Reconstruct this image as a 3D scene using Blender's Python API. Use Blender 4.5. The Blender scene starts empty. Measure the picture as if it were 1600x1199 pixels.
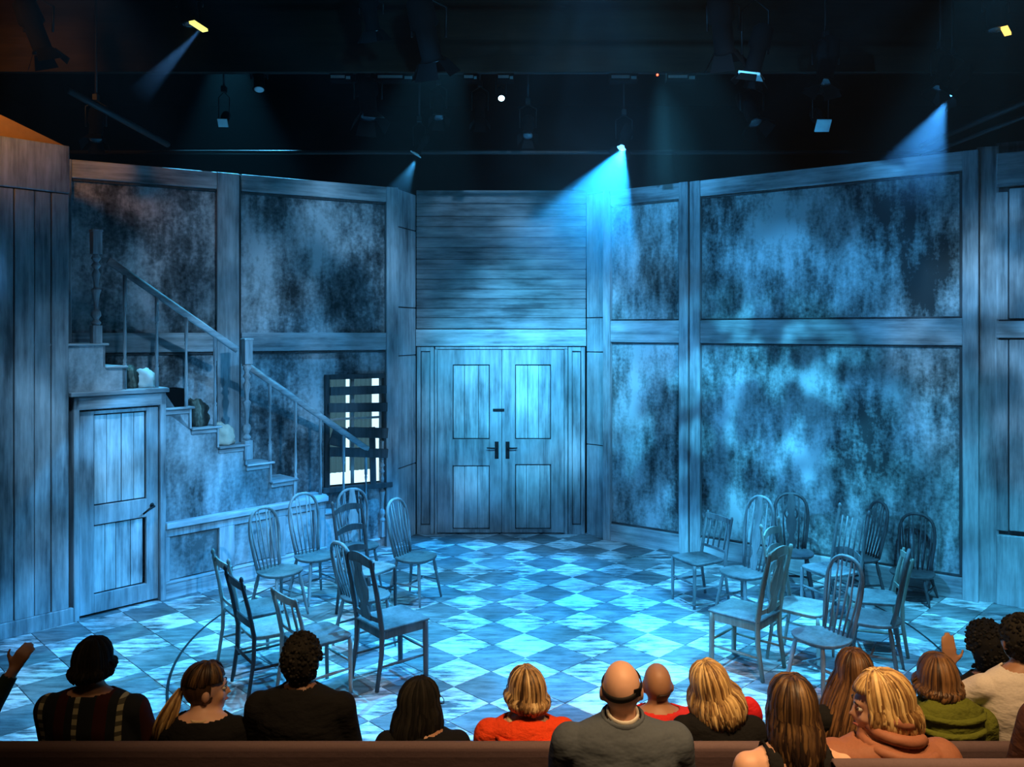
import bpy, math, random
from mathutils import Vector, Matrix, Euler, noise as mnoise
sc = bpy.context.scene
COL = sc.collection
R = math.radians
rnd = random.Random(7)

# ------------------------------------------------------------------ camera
CAMZ, F, CX, HZ = 2.7, 1280.0, 800.0, 517.0
cd = bpy.data.cameras.new('camera'); cam = bpy.data.objects.new('camera', cd); COL.objects.link(cam)
cam.location = (0, 0, CAMZ); cam.rotation_euler = (R(90), 0, 0)
cd.sensor_width = 36; cd.sensor_fit = 'HORIZONTAL'; cd.lens = F / 1600 * 36
cd.shift_y = -(599.5 - HZ) / 1600; cd.clip_end = 60
sc.camera = cam

# ------------------------------------------------------------------ exposure, world haze
vs = sc.view_settings
vs.view_transform = 'Standard'; vs.look = 'None'; vs.gamma = 1; vs.use_curve_mapping = False
vs.exposure = 1.0
w = bpy.data.worlds.new('world'); sc.world = w; w.use_nodes = True
wn = w.node_tree; wn.nodes['Background'].inputs[0].default_value = (0.25, 0.5, 0.8, 1)
wn.nodes['Background'].inputs[1].default_value = 0.004
HAZE = 0.0022
hz = wn.nodes.new('ShaderNodeVolumeScatter'); hz.inputs['Density'].default_value = HAZE
hz.inputs['Anisotropy'].default_value = 0.35; hz.inputs['Color'].default_value = (0.9, 0.95, 1, 1)
wn.links.new(hz.outputs[0], wn.nodes['World Output'].inputs['Volume'])
sc.cycles.use_denoising = True
sc.cycles.max_bounces = 5; sc.cycles.diffuse_bounces = 3; sc.cycles.volume_bounces = 0
sc.cycles.sample_clamp_indirect = 4

# ------------------------------------------------------------------ lights
def aim(o, tgt):
    d = Vector(tgt) - o.location
    o.rotation_euler = d.to_track_quat('-Z', 'Y').to_euler()
def spot(name, loc, tgt, power, col, cone, blend=0.3, radius=0.06, gobo=None, vol=None):
    l = bpy.data.lights.new(name, 'SPOT'); l.energy = power; l.color = col
    l.spot_size = R(cone); l.spot_blend = blend; l.shadow_soft_size = radius
    o = bpy.data.objects.new(name, l); COL.objects.link(o); o.location = loc; aim(o, tgt)
    if gobo:
        sc_, lo, hi, mn, off = gobo
        l.use_nodes = True; nt = l.node_tree; em = nt.nodes['Emission']
        tc = nt.nodes.new('ShaderNodeTexCoord'); mp = nt.nodes.new('ShaderNodeMapping')
        mp.inputs['Location'].default_value = (off, off * .7, 0)
        no = nt.nodes.new('ShaderNodeTexNoise'); no.inputs['Scale'].default_value = sc_
        no.inputs['Detail'].default_value = 2.5
        mr = nt.nodes.new('ShaderNodeMapRange'); mr.inputs['From Min'].default_value = lo
        mr.inputs['From Max'].default_value = hi; mr.inputs['To Min'].default_value = mn; mr.inputs['To Max'].default_value = 1.0
        nt.links.new(tc.outputs['Normal'], mp.inputs[0]); nt.links.new(mp.outputs[0], no.inputs['Vector'])
        nt.links.new(no.outputs[0], mr.inputs[0]); nt.links.new(mr.outputs[0], em.inputs['Strength'])
    return o
BLUE = (0.08, 0.47, 1.0); CYAN = (0.085, 0.58, 1.0); PALE = (0.30, 0.64, 1.0); WARM = (1.0, 0.60, 0.27)
spot('front_wash_left', (-3.4, 2.2, 5.7), (2.8, 9.4, 1.9), 1500, BLUE, 50, .6, .1, gobo=(11, .44, .60, .10, 3.1))
spot('front_wash_right', (3.4, 2.2, 5.7), (-1.2, 9.8, 2.2), 900, PALE, 46, .6, .1, gobo=(10, .43, .62, .12, 1.7))
spot('centre_wash', (0.3, 3.4, 5.9), (0.2, 10.8, 2.2), 3000, CYAN, 23, 1, .12, gobo=(7, .35, .6, .6, 5.5))
spot('floor_top', (0.7, 6.9, 6.2), (0.35, 7.2, 0), 1700, BLUE, 66, 1, .05, gobo=(12, .45, .60, .12, 8.3))
spot('floor_hot', (1.0, 6.3, 6.2), (0.85, 6.95, 0), 900, CYAN, 24, 1, .07)
spot('floor_front_left', (-3.0, 5.4, 5.7), (-3.0, 6.9, 0), 420, PALE, 62, .7, .07, gobo=(10, .44, .6, .25, 2.0))
spot('floor_front_right', (3.4, 5.6, 5.7), (3.3, 7.0, 0), 1150, CYAN, 60, .7, .07, gobo=(12, .44, .6, .2, 6.0))
spot('left_low_wash', (3.2, 3.4, 5.6), (-3.25, 8.3, .55), 1250, BLUE, 20, .12, .04, gobo=(14, .42, .6, .3, 6.6))
spot('stair_wash', (-0.6, 5.2, 5.5), (-2.8, 8.7, 1.2), 330, BLUE, 34, .5, .07, gobo=(12, .42, .58, .1, 4.4))
spot('rail_backlight', (-3.4, 9.75, 6.3), (-2.7, 8.8, 1.0), 560, CYAN, 50, .5, .05)
spot('chair_backlight_left', (-.6, 8.7, 6.3), (-1.6, 6.8, .4), 1000, CYAN, 38, .6, .05)
spot('chair_backlight_right', (1.6, 8.7, 6.3), (2.6, 6.8, .4), 1000, CYAN, 38, .6, .05)
spot('right_wall_special', (0.6, 4.6, 5.6), (2.7, 9.5, 1.4), 1300, CYAN, 32, .8, .05, gobo=(15, .47, .58, .03, 9.9))
spot('beam_key', (1.225, 8.97, 4.70), (0.78, 8.75, 3.7), 1250, (0.02, 0.38, 1.0), 62, .35, .02, gobo=(5, .40, .56, .25, 3.3))
spot('beam_right', (4.21, 7.95, 4.92), (3.88, 7.85, 4.3), 260, (0.05, 0.36, 1.0), 46, .4, .02)
spot('beam_left', (-1.09, 9.2, 4.60), (-1.35, 9.2, 4.1), 70, (0.06, 0.46, 1.0), 44, .4, .02)
spot('beam_upper', (-2.60, 6.82, 5.20), (-3.05, 6.82, 4.72), 60, (0.12, 0.42, 1.0), 17, .5, .01)
spot('right_end_wash', (1.0, 4.2, 5.7), (5.0, 7.9, 2.6), 700, PALE, 28, .8, .06, gobo=(12, .42, .6, .15, 2.2))
spot('rig_fill', (0, 3.2, 4.5), (0, 8.7, 5.25), 90, CYAN, 70, .9, .1)  # added fill lamp that brightens the overhead boxes and pipes
for n_, x_, p_ in (('house_a', -2.5, 40), ('house_b', 0.35, 320), ('house_c', 1.9, 340)):
    spot(n_, (x_, 2.0, 5.4), (x_, 3.55, .9), p_, WARM, 56, .8, .25)
spot('house_bulkhead', (-4.2, 5.6, 5.2), (-5.0, 7.8, 4.9), 60, (1, .42, .10), 80, 1, .2)

# ------------------------------------------------------------------ materials
def mat(name, rough=.75, spec=.3):
    m = bpy.data.materials.new(name); m.use_nodes = True
    b = m.node_tree.nodes['Principled BSDF']; b.inputs['Roughness'].default_value = rough
    b.inputs['Specular IOR Level'].default_value = spec
    return m, m.node_tree, b
def node(nt, t, **k):
    n = nt.nodes.new(t)
    for a, v in k.items(): setattr(n, a, v)
    return n
def flat(name, c, rough=.8, spec=.3, metal=0, var=.15, scale=20):
    m, nt, b = mat(name, rough, spec); b.inputs['Metallic'].default_value = metal
    tc = node(nt, 'ShaderNodeTexCoord'); no = node(nt, 'ShaderNodeTexNoise'); no.inputs['Scale'].default_value = scale
    mx = node(nt, 'ShaderNodeMix', data_type='RGBA')
    mx.inputs[6].default_value = (*[v * (1 - var) for v in c], 1); mx.inputs[7].default_value = (*[min(1, v * (1 + var)) for v in c], 1)
    nt.links.new(tc.outputs['Object'], no.inputs['Vector']); nt.links.new(no.outputs[0], mx.inputs[0]); nt.links.new(mx.outputs[2], b.inputs['Base Color'])
    return m
def emit(name, c, s):
    m, nt, b = mat(name); b.inputs['Base Color'].default_value = (*c, 1)
    b.inputs['Emission Color'].default_value = (*c, 1); b.inputs['Emission Strength'].default_value = s
    return m
def noisechain(nt, src, scale3, nscale, detail, rough=.6, loc=(0, 0, 0)):
    mp = node(nt, 'ShaderNodeMapping'); mp.inputs['Scale'].default_value = scale3; mp.inputs['Location'].default_value = loc
    no = node(nt, 'ShaderNodeTexNoise'); no.inputs['Scale'].default_value = nscale; no.inputs['Detail'].default_value = detail; no.inputs['Roughness'].default_value = rough
    nt.links.new(src, mp.inputs[0]); nt.links.new(mp.outputs[0], no.inputs['Vector'])
    return no.outputs[0]
def ramp(nt, fac, stops):
    r = node(nt, 'ShaderNodeValToRGB'); e = r.color_ramp.elements
    while len(e) < len(stops): e.new(.5)
    for i, (p, c) in enumerate(stops):
        e[i].position = p; e[i].color = (*c, 1) if not isinstance(c, float) else (c, c, c, 1)
    nt.links.new(fac, r.inputs[0]); return r.outputs[0]
def mathn(nt, op, a, b_):
    n = node(nt, 'ShaderNodeMath', operation=op)
    for i, v in enumerate((a, b_)):
        if isinstance(v, (int, float)): n.inputs[i].default_value = v
        else: nt.links.new(v, n.inputs[i])
    return n.outputs[0]
def bump(nt, b, h, s=.3, d=.01):
    n = node(nt, 'ShaderNodeBump'); n.inputs['Strength'].default_value = s; n.inputs['Distance'].default_value = d
    nt.links.new(h, n.inputs['Height']); nt.links.new(n.outputs[0], b.inputs['Normal'])
def wood(name, axis, dark, light, lo=.38, hi=.62, rough=.8, fine=40, coord='Object'):
    """scenic painted wood: long streaks along the axis, smudged by soft patches"""
    m, nt, b = mat(name, rough)
    tc = node(nt, 'ShaderNodeTexCoord') if coord == 'Object' else node(nt, 'ShaderNodeNewGeometry')
    src = tc.outputs['Object'] if coord == 'Object' else tc.outputs['Position']
    s = [9.0, 9.0, 9.0]; s['xyz'.index(axis)] = .7
    g = noisechain(nt, src, s, 1.6, 6, .7)
    s2 = [fine * 1.0] * 3; s2['xyz'.index(axis)] = 1.6
    g2 = noisechain(nt, src, s2, 1.0, 3)
    s3 = [2.4] * 3; s3['xyz'.index(axis)] = .9
    p = noisechain(nt, src, s3, 1.3, 4, .6)
    f = mathn(nt, 'ADD', mathn(nt, 'MULTIPLY', g, .38), mathn(nt, 'ADD', mathn(nt, 'MULTIPLY', g2, .14), mathn(nt, 'MULTIPLY', p, .48)))
    mid = tuple((a + c) / 2 for a, c in zip(dark, light))
    c = ramp(nt, f, [(lo, dark), ((lo + hi) / 2, mid), (hi, light)])
    nt.links.new(c, b.inputs['Base Color']); bump(nt, b, f, .35, .012)
    return m
def plaster(name, dark, mid, light, seed, sx=1.0, lo=.40, hi=.62):
    """blotched, streaked scenic plaster painted on canvas"""
    m, nt, b = mat(name, .85)
    tc = node(nt, 'ShaderNodeTexCoord'); src = tc.outputs['Object']
    big = noisechain(nt, src, (1.3 * sx, 1, .8), .85, 8, .68, (seed, seed, seed))
    st = noisechain(nt, src, (9, 9, 1.6), 1.1, 4, .6, (seed * 2, 0, 0))
    fi = noisechain(nt, src, (26, 26, 26), 1, 2, .5, (0, seed, 0))
    f = mathn(nt, 'ADD', mathn(nt, 'MULTIPLY', big, .70), mathn(nt, 'ADD', mathn(nt, 'MULTIPLY', st, .18), mathn(nt, 'MULTIPLY', fi, .12)))
    c = ramp(nt, f, [(lo, dark), (lo + (hi - lo) * .35, mid), (hi, light)])
    nt.links.new(c, b.inputs['Base Color']); bump(nt, b, f, .3, .01)
    return m
DK, MD, LT = (.020, .026, .030), (.13, .15, .165), (.62, .66, .70)
M = {}
M['wv'] = wood('painted_wood_upright', 'z', (.10, .115, .13), (.60, .65, .69))
M['wh'] = wood('painted_wood_level', 'x', (.12, .135, .15), (.70, .74, .78))
M['wboard'] = wood('painted_wood_boarding', 'x', (.075, .085, .095), (.40, .44, .47), .40, .63)
M['wdoor'] = wood('painted_door_wood', 'z', (.13, .145, .16), (.60, .64, .68))
M['wpanel'] = wood('pale_door_panel_wood', 'z', (.16, .18, .20), (.80, .84, .86), .38, .60)
M['wdark'] = wood('dark_painted_wood', 'z', (.02, .022, .025), (.10, .11, .12))
M['seam'] = flat('dark_seam_paint', (.016, .02, .024))
M['pl_l'] = plaster('plaster_left', DK, MD, LT, 3.7, 1.0, .42, .60)
M['pl_r'] = plaster('plaster_right', (.028, .038, .042), (.17, .21, .22), (.62, .70, .74), 12.9, 1.3, .42, .58)
M['pl_s'] = plaster('plaster_stair', (.05, .06, .065), (.22, .25, .27), LT, 21.0, 1.6)
M['wain'] = plaster('plaster_wainscot', (.10, .12, .13), (.30, .33, .35), (.62, .66, .70), 31.0, 1.2)
M['iron'] = flat('black_iron', (.012, .014, .016), .45, .5, .6)
M['black'] = flat('matt_black_paint', (.0035, .0035, .004), .9, .1)
M['drape'] = flat('black_drape', (.004, .004, .005), 1, 0)
M['pipe'] = flat('dull_black_steel', (.03, .03, .032), .5, .5, .5)
M['bulk'] = wood('dark_brown_bulkhead', 'x', (.008, .004, .002), (.03, .016, .008))
M['ochre'] = flat('warm_lit_ochre', (.42, .21, .045), .8)  # warm light on the house wall put into the colour
M['white_s'] = flat('white_cotton', (.75, .74, .70), .9)

# floor tiles, painted and worn; the streak direction runs across the tiles
def tilemat(name, dark, light, lo, hi, seed):
    m, nt, b = mat(name, .5, .35)
    ge = node(nt, 'ShaderNodeNewGeometry'); src = ge.outputs['Position']
    a = noisechain(nt, src, (2.1, 9, 1), 1.7, 6, .72, (seed, seed, 0))
    p = noisechain(nt, src, (1, 1, 1), 1.5, 3, .6, (seed, 0, 0))
    f = mathn(nt, 'ADD', mathn(nt, 'MULTIPLY', a, .68), mathn(nt, 'MULTIPLY', p, .32))
    c = ramp(nt, f, [(lo, dark), (hi, light)]); nt.links.new(c, b.inputs['Base Color'])
    ro = node(nt, 'ShaderNodeMapRange'); ro.inputs['To Min'].default_value = .4; ro.inputs['To Max'].default_value = .75
    nt.links.new(a, ro.inputs[0]); nt.links.new(ro.outputs[0], b.inputs['Roughness'])
    return m
M['tile_d'] = tilemat('dark_floor_tile', (.09, .11, .12), (.32, .37, .39), .40, .64, 2)
M['tile_l'] = tilemat('pale_floor_tile', (.10, .12, .13), (.85, .88, .90), .42, .56, 9)

# ------------------------------------------------------------------ mesh helpers
class MB:
    def __init__(s): s.v = []; s.f = []; s.sm = []; s.mi = []; s.cur = 0
    def add(s, vs_, fs, smooth=False):
        o = len(s.v); s.v += [tuple(v) for v in vs_]
        for f in fs: s.f.append(tuple(i + o for i in f)); s.sm.append(smooth); s.mi.append(s.cur)
        return s
    def box(s, x0, x1, y0, y1, z0, z1, rot=None, c=None):
        p = [Vector((x, y, z)) for z in (z0, z1) for y in (y0, y1) for x in (x0, x1)]
        if rot is not None:
            cc = Vector(c) if c else Vector(((x0 + x1) / 2, (y0 + y1) / 2, (z0 + z1) / 2)); m_ = Euler(rot).to_matrix()
            p = [m_ @ (q - cc) + cc for q in p]
        return s.add(p, [(0, 2, 3, 1), (4, 5, 7, 6), (0, 1, 5, 4), (2, 6, 7, 3), (0, 4, 6, 2), (1, 3, 7, 5)])
    def tube(s, pts, rs, n=8, flat_=None, cap=True):
        """tube through points; flat_ = (scale_a, scale_b) squashes the section"""
        pts = [Vector(p) for p in pts]; 
        if not isinstance(rs, (list, tuple)): rs = [rs] * len(pts)
        rings = []; ref = None
        for i, p in enumerate(pts):
            t = (pts[min(i + 1, len(pts) - 1)] - pts[max(i - 1, 0)]).normalized()
            if ref is None:
                ref = Vector((0, 0, 1)) if abs(t.z) < .9 else Vector((1, 0, 0))
            a = t.cross(ref).normalized(); b_ = a.cross(t).normalized(); ref = b_
            fa, fb = flat_ or (1, 1)
            rings.append([p + a * (math.cos(2 * math.pi * k / n) * rs[i] * fa) + b_ * (math.sin(2 * math.pi * k / n) * rs[i] * fb) for k in range(n)])
        vs_ = [v for r_ in rings for v in r_]; fs = []
        for i in range(len(rings) - 1):
            for k in range(n): fs.append((i * n + k, i * n + (k + 1) % n, (i + 1) * n + (k + 1) % n, (i + 1) * n + k))
        if cap: fs += [tuple(reversed(range(n))), tuple((len(rings) - 1) * n + k for k in range(n))]
        return s.add(vs_, fs, True)
    def ell(s, c, r_, nu=16, nv=10, rot=None):
        c = Vector(c); vs_ = []; fs = []; m_ = Euler(rot).to_matrix() if rot else None
        for j in range(nv + 1):
            ph = math.pi * j / nv
            for i in range(nu):
                th = 2 * math.pi * i / nu
                p = Vector((r_[0] * math.sin(ph) * math.cos(th), r_[1] * math.sin(ph) * math.sin(th), r_[2] * math.cos(ph)))
                vs_.append(c + (m_ @ p if m_ else p))
        for j in range(nv):
            for i in range(nu): fs.append((j * nu + i, (j + 1) * nu + i, (j + 1) * nu + (i + 1) % nu, j * nu + (i + 1) % nu))
        return s.add(vs_, fs, True)
    def prism(s, poly, y0, y1, plane='xz'):
        """extrude a polygon (pairs) between y0 and y1"""
        n = len(poly)
        mk = (lambda a, b_, d: (a, d, b_)) if plane == 'xz' else (lambda a, b_, d: (a, b_, d)) if plane == 'xy' else (lambda a, b_, d: (d, a, b_))
        vs_ = [mk(a, b_, y0) for a, b_ in poly] + [mk(a, b_, y1) for a, b_ in poly]
        fs = [tuple(range(n)), tuple(reversed(range(n, 2 * n)))] + [(i, i + n, (i + 1) % n + n, (i + 1) % n) for i in range(n)]
        return s.add(vs_, fs)
    def mesh(s, name):
        me = bpy.data.meshes.new(name); me.from_pydata(s.v, [], s.f); me.update()
        for p, q, m_ in zip(me.polygons, s.sm, s.mi): p.use_smooth = q; p.material_index = m_
        return me
    def obj(s, name, m, parent=None, bevel=0, recalc=True):
        me = s.mesh(name)
        if recalc:
            import bmesh
            b = bmesh.new(); b.from_mesh(me); bmesh.ops.recalc_face_normals(b, faces=b.faces); b.to_mesh(me); b.free()
        for q in (m if isinstance(m, (list, tuple)) else [m]): me.materials.append(q)
        o = bpy.data.objects.new(name, me); COL.objects.link(o)
        if parent: o.parent = parent
        if bevel:
            bv = o.modifiers.new('bevel', 'BEVEL'); bv.width = bevel; bv.segments = 1; bv.limit_method = 'ANGLE'
        return o
def B(*a, **k): return MB().box(*a, **k)
def empty(name, loc=(0, 0, 0), rz=0, parent=None):
    o = bpy.data.objects.new(name, None); COL.objects.link(o); o.location = loc; o.rotation_euler = (0, 0, rz)
    if parent: o.parent = parent
    return o
def tag(o, label, cat, group=None, kind=None):
    o['label'] = label; o['category'] = cat
    if group: o['group'] = group
    if kind: o['kind'] = kind
    return o
def struct(o, label=None):
    o['kind'] = 'structure'
    if label: o['label'] = label
    return o
def X(px, D): return (px - CX) / F * D
def Z(py, D): return CAMZ - (py - HZ) / F * D
def FL(py): return F * CAMZ / (py - HZ)

class Plane:
    """upright plane through (x,y) heading (dx,dy); local x runs along it, local -y faces the house"""
    def __init__(s, x, y, x2, y2):
        s.o = Vector((x, y)); d = Vector((x2 - x, y2 - y)); s.L = d.length; s.d = d.normalized(); s.rz = math.atan2(s.d.y, s.d.x)
    def s_(s, px):
        u = (px - CX) / F; return (u * s.o.y - s.o.x) / (s.d.x - u * s.d.y)
    def D(s, px): return s.o.y + s.d.y * s.s_(px)
    def z(s, px, py): return Z(py, s.D(px))
    def place(s, o): o.location = (s.o.x, s.o.y, 0); o.rotation_euler = (0, 0, s.rz); return o
PS = Plane(-3.49, 8.23, -3.49 + .94, 9.23)      # stair side and little door
WL = Plane(-5.6, 8.14, -1.46, 10.36)            # left set wall
WR = Plane(1.21, 10.62, 4.66, 8.17)             # right set wall
WBK = Plane(-1.27, 10.85, .98, 10.85)           # door wall
PR = Plane(4.80, 8.12, 5.90, 7.55)              # right end pilaster
TOP = 4.5

# ------------------------------------------------------------------ room shell
fl = struct(B(-8, 8, 5.05, 13.5, -.3, -.004).obj('floor', M['black']))
fh = struct(B(-8, 8, -3, 5.05, -.35, -.15).obj('floor', M['black']))
fr = struct(B(-8, 8, -3, 3.64, -.15, .18).obj('floor', M['black']))
fb = struct(B(-8, 8, -3, 1.2, .18, .9).obj('floor', M['black']))
struct(B(-8, 8, -3, 13.5, 6.4, 6.6).obj('ceiling', M['black']))
struct(B(-8.2, -8, -3, 13.5, -.35, 6.6).obj('wall_house_left', M['drape']))
struct(B(8, 8.2, -3, 13.5, -.35, 6.6).obj('wall_house_right', M['drape']))
struct(B(-8, 8, -3.2, -3, -.35, 6.6).obj('wall_house_rear', M['drape']))
struct(B(-8, 8, 13.5, 13.7, -.35, 6.6).obj('wall_backstage', M['drape']))

# tiles
T = .55; h = T / 2 - .0025
def tile_mesh(nm, m):
    b = MB(); t = .006; q = h - .003
    vs_ = [(h, 0, 0), (0, h, 0), (-h, 0, 0), (0, -h, 0), (q, 0, t), (0, q, t), (-q, 0, t), (0, -q, t)]
    b.add(vs_, [(4, 5, 6, 7)] + [(i, (i + 1) % 4, (i + 1) % 4 + 4, i + 4) for i in range(4)])
    me = b.mesh(nm); me.materials.append(m); return me
tms = (tile_mesh('dark_tile', M['tile_d']), tile_mesh('pale_tile', M['tile_l']))
def inside_set(x, y):
    # keep tiles whose centre lies inside the set walls (plus a tile's reach)
    for P in (PS, WL, WR, PR):
        n = Vector((P.d.y, -P.d.x)); dd = (Vector((x, y)) - P.o).dot(n)
        sl = (Vector((x, y)) - P.o).dot(P.d)
        if dd < -.3 and ((P is WR) or (P is PS and sl < 2.6) or (P is PR and x > 4.6) or (P is WL and x < -1.5)): return False
    return 5.2 < y < 10.95
cells = []
for i in range(-14, 15):
    for j in range(-4, 12):
        for k, (ox, oy) in enumerate(((-.165, 6.205), (.11, 6.48))):
            for kk in (k,):
                x, y = ox + i * T, oy + j * T
                if inside_set(x, y) and abs(x) / y < .80: cells.append((x, y, kk))
                # interleaved row of the other colour lies half a tile across
                x2, y2 = (x + T / 2, y) if k == 0 else (x + T / 2, y)
# a square checker stood on its corner: dark centres (a,b), pale centres shifted half across and half deep;
# the same two lattices cover the floor completely
cells.sort(key=lambda c: c[1] + abs(c[0]) * .2)
extra = MB(); n = 0
for x, y, k in cells:
    if n < 300:
        o = bpy.data.objects.new('tile', tms[k]); COL.objects.link(o); o.parent = fl; o.location = (x, y, -.003); n += 1
    else:
        extra.cur = k; t = .003
        extra.add([(x + h, y, t), (x, y + h, t), (x - h, y, t), (x, y - h, t)], [(0, 1, 2, 3)])
if extra.v:
    e = extra.obj('tile_field', [M['tile_d'], M['tile_l']], fl, recalc=False); e['kind'] = 'stuff'
# the turntable's dark joint
ring = MB(); N = 160; cx_, cy_, rr = .42, 7.3, 3.22
vs_ = []; fs = []
for i in range(N):
    a = 2 * math.pi * i / N
    for r_ in (rr - .011, rr + .011): vs_.append((cx_ + r_ * math.cos(a), max(5.2, min(10.2, cy_ + r_ * math.sin(a))), .0045))
for i in range(N): fs.append((2 * i, 2 * i + 1, (2 * i + 3) % (2 * N), (2 * i + 2) % (2 * N)))
ring.add(vs_, fs); ring.obj('turntable_joint', M['seam'], fl, recalc=False)

# ------------------------------------------------------------------ wall builder on a plane
def wall(P, name, s0, s1, m, zt=TOP, hole=None, th=.1, y0=0):
    b = MB()
    if hole:
        a0, a1, z0, z1 = hole
        b.box(s0, a0, y0, y0 + th, 0, zt); b.box(a1, s1, y0, y0 + th, 0, zt); b.box(a0, a1, y0, y0 + th, 0, z0); b.box(a0, a1, y0, y0 + th, z1, zt)
    else: b.box(s0, s1, y0, y0 + th, 0, zt)
    o = b.obj(name, m); P.place(o); return struct(o)
def piece(par, name, s0, s1, z0, z1, y0, y1, m, bev=.006, rot=None):
    b = B(s0, s1, y0, y1, z0, z1)
    if rot:   # tilt in the plane of the wall
        cx, cz = (s0 + s1) / 2, (z0 + z1) / 2
        b.v = [(cx + (v[0] - cx) * math.cos(rot) - (v[2] - cz) * math.sin(rot), v[1], cz + (v[0] - cx) * math.sin(rot) + (v[2] - cz) * math.cos(rot)) for v in b.v]
    return b.obj(name, m, par, bev)

# left wall with the boarded window
w0, w1 = WL.s_(514), WL.s_(598); wz0, wz1 = WL.z(556, 757), WL.z(556, 592)
LW = wall(WL, 'wall_left', 0, WL.L, M['pl_l'], hole=(w0, w1, wz0, wz1))
S = WL.s_
piece(LW, 'post', S(338), S(372), 0, TOP, -.07, 0, M['wv'])
piece(LW, 'post', S(372) + .004, S(376), 0, TOP, -.03, 0, M['wdark'])
piece(LW, 'post', S(601), WL.L, 0, TOP, -.07, 0, M['wv'])
piece(LW, 'post', S(100), S(112), 0, TOP, -.07, 0, M['wv'])
for a, b_ in ((112, 338), (376, 601)):
    piece(LW, 'beam', S(a), S(b_), TOP - .19, TOP, -.06, 0, M['wh'])
    piece(LW, 'beam', S(a), S(b_), WL.z(480, 548), WL.z(480, 520), -.06, 0, M['wh'])
    piece(LW, 'rail', S(a), S(b_), TOP - .22, TOP - .195, -.03, 0, M['wdark'], .002)  # dark strips stand for shading lines painted along the panel edges
    piece(LW, 'rail', S(a), S(b_), WL.z(480, 552), WL.z(480, 549), -.03, 0, M['wdark'], .002)
# window frame, glazing bars, nailed boards
WN = empty('window_1'); WL.place(WN); struct(WN)
fw = .05
B(w0 - .06, w0, -.05, .1, wz0 - .06, wz1 + .06).obj('window_frame', M['wdark'], WN, .004)
B(w1, w1 + .06, -.05, .1, wz0 - .06, wz1 + .06).obj('window_frame', M['wdark'], WN, .004)
B(w0, w1, -.05, .1, wz1, wz1 + .06).obj('window_frame', M['wdark'], WN, .004)
B(w0 - .1, w1 + .1, -.09, .1, wz0 - .06, wz0).obj('window_sill', M['wdark'], WN, .004)
pale = flat('pale_frame_paint', (.6, .62, .62), .7)
wm = (w0 + w1) / 2 - .03
B(wm - .02, wm + .02, .05, .08, wz0, wz1).obj('glazing_bar', pale, WN, .003)
for zz in (.28, .62): 
    zc = wz0 + (wz1 - wz0) * zz
    B(w0, w1, .05, .08, zc - .014, zc + .014).obj('glazing_bar', pale, WN, .003)
B(w0, w0 + .02, .04, .09, wz0, wz1).obj('sash', pale, WN); B(w1 - .02, w1, .04, .09, wz0, wz1).obj('sash', pale, WN)
m_g, nt_g, b_g = mat('dusty_glass', .15, .5); b_g.inputs['Transmission Weight'].default_value = 1; b_g.inputs['Base Color'].default_value = (.85, .93, .95, 1); b_g.inputs['IOR'].default_value = 1.05
B(w0 + .02, w1 - .02, .062, .066, wz0, wz1).obj('pane', m_g, WN)
D_ = WL.D(556); zz = lambda py: Z(py, D_)
for a, b_, y0, y1, rt in ((513, 600, 603, 616, .0), (510, 601, 629, 643, -.03), (540, 602, 668, 684, -.08), (511, 602, 699, 713, -.10)):
    piece(WN, 'board', S(a), S(b_), zz(y1), zz(y0), -.11, -.07, M['wdark'], .003, rot=rt)
piece(WN, 'board', S(575), S(584), zz(757), zz(668), -.085, -.055, M['wdark'], .003, rot=.02)
piece(WN, 'board', S(515), S(538), zz(695), zz(664), -.068, -.052, M['wdark'], .003, rot=-.3)
# offstage glow behind the window: a lit softbox with a grey curtain before it
lp = empty('light_box'); WL.place(lp)
tag(lp, 'white glowing light box seen between the boards of the nailed-up window', 'light box')
B(w0 - .25, w1 + .25, .62, .66, wz0 - .25, wz1 + .3).obj('diffuser', emit('lit_diffuser', (.62, .88, 1.0), .8), lp)
B(w0 - .3, w1 + .3, .66, .72, wz0 - .3, wz1 + .35).obj('housing', M['black'], lp)
m_c, nt_c, b_c = mat('grey_curtain_cloth', .9); b_c.inputs['Base Color'].default_value = (.07, .08, .08, 1)
tr_ = node(nt_c, 'ShaderNodeBsdfTranslucent'); tr_.inputs[0].default_value = (.06, .10, .11, 1); ad_ = node(nt_c, 'ShaderNodeAddShader')
nt_c.links.new(b_c.outputs[0], ad_.inputs[0]); nt_c.links.new(tr_.outputs[0], ad_.inputs[1]); nt_c.links.new(ad_.outputs[0], nt_c.nodes['Material Output'].inputs[0])
for a0, a1, za, lb in ((w0 - .02, wm - .015, wz0 + .11, 'left half of the grey curtain behind the nailed-up window'), (wm + .035, w1 - .045, wz0 + .12, 'right half of the grey curtain behind the nailed-up window')):
    cu = MB(); pts = [(a0 + (a1 - a0) * i / 18, .30 + .014 * math.sin(i * 1.7)) for i in range(19)]
    cu.add([(a, b_, za) for a, b_ in pts] + [(a, b_, wz1 + .1) for a, b_ in pts], [(i, i + 1, i + 20, i + 19) for i in range(18)], True)
    co = cu.obj('curtain', m_c); WL.place(co); tag(co, lb, 'curtain')
tag(WL.place(MB().tube([(w0 - .15, .30, wz1 + .1), (w1 + .15, .30, wz1 + .1)], .012, 8).obj('curtain_rod', M['black'])), 'dark curtain rod behind the top of the nailed-up window', 'rod')

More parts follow.
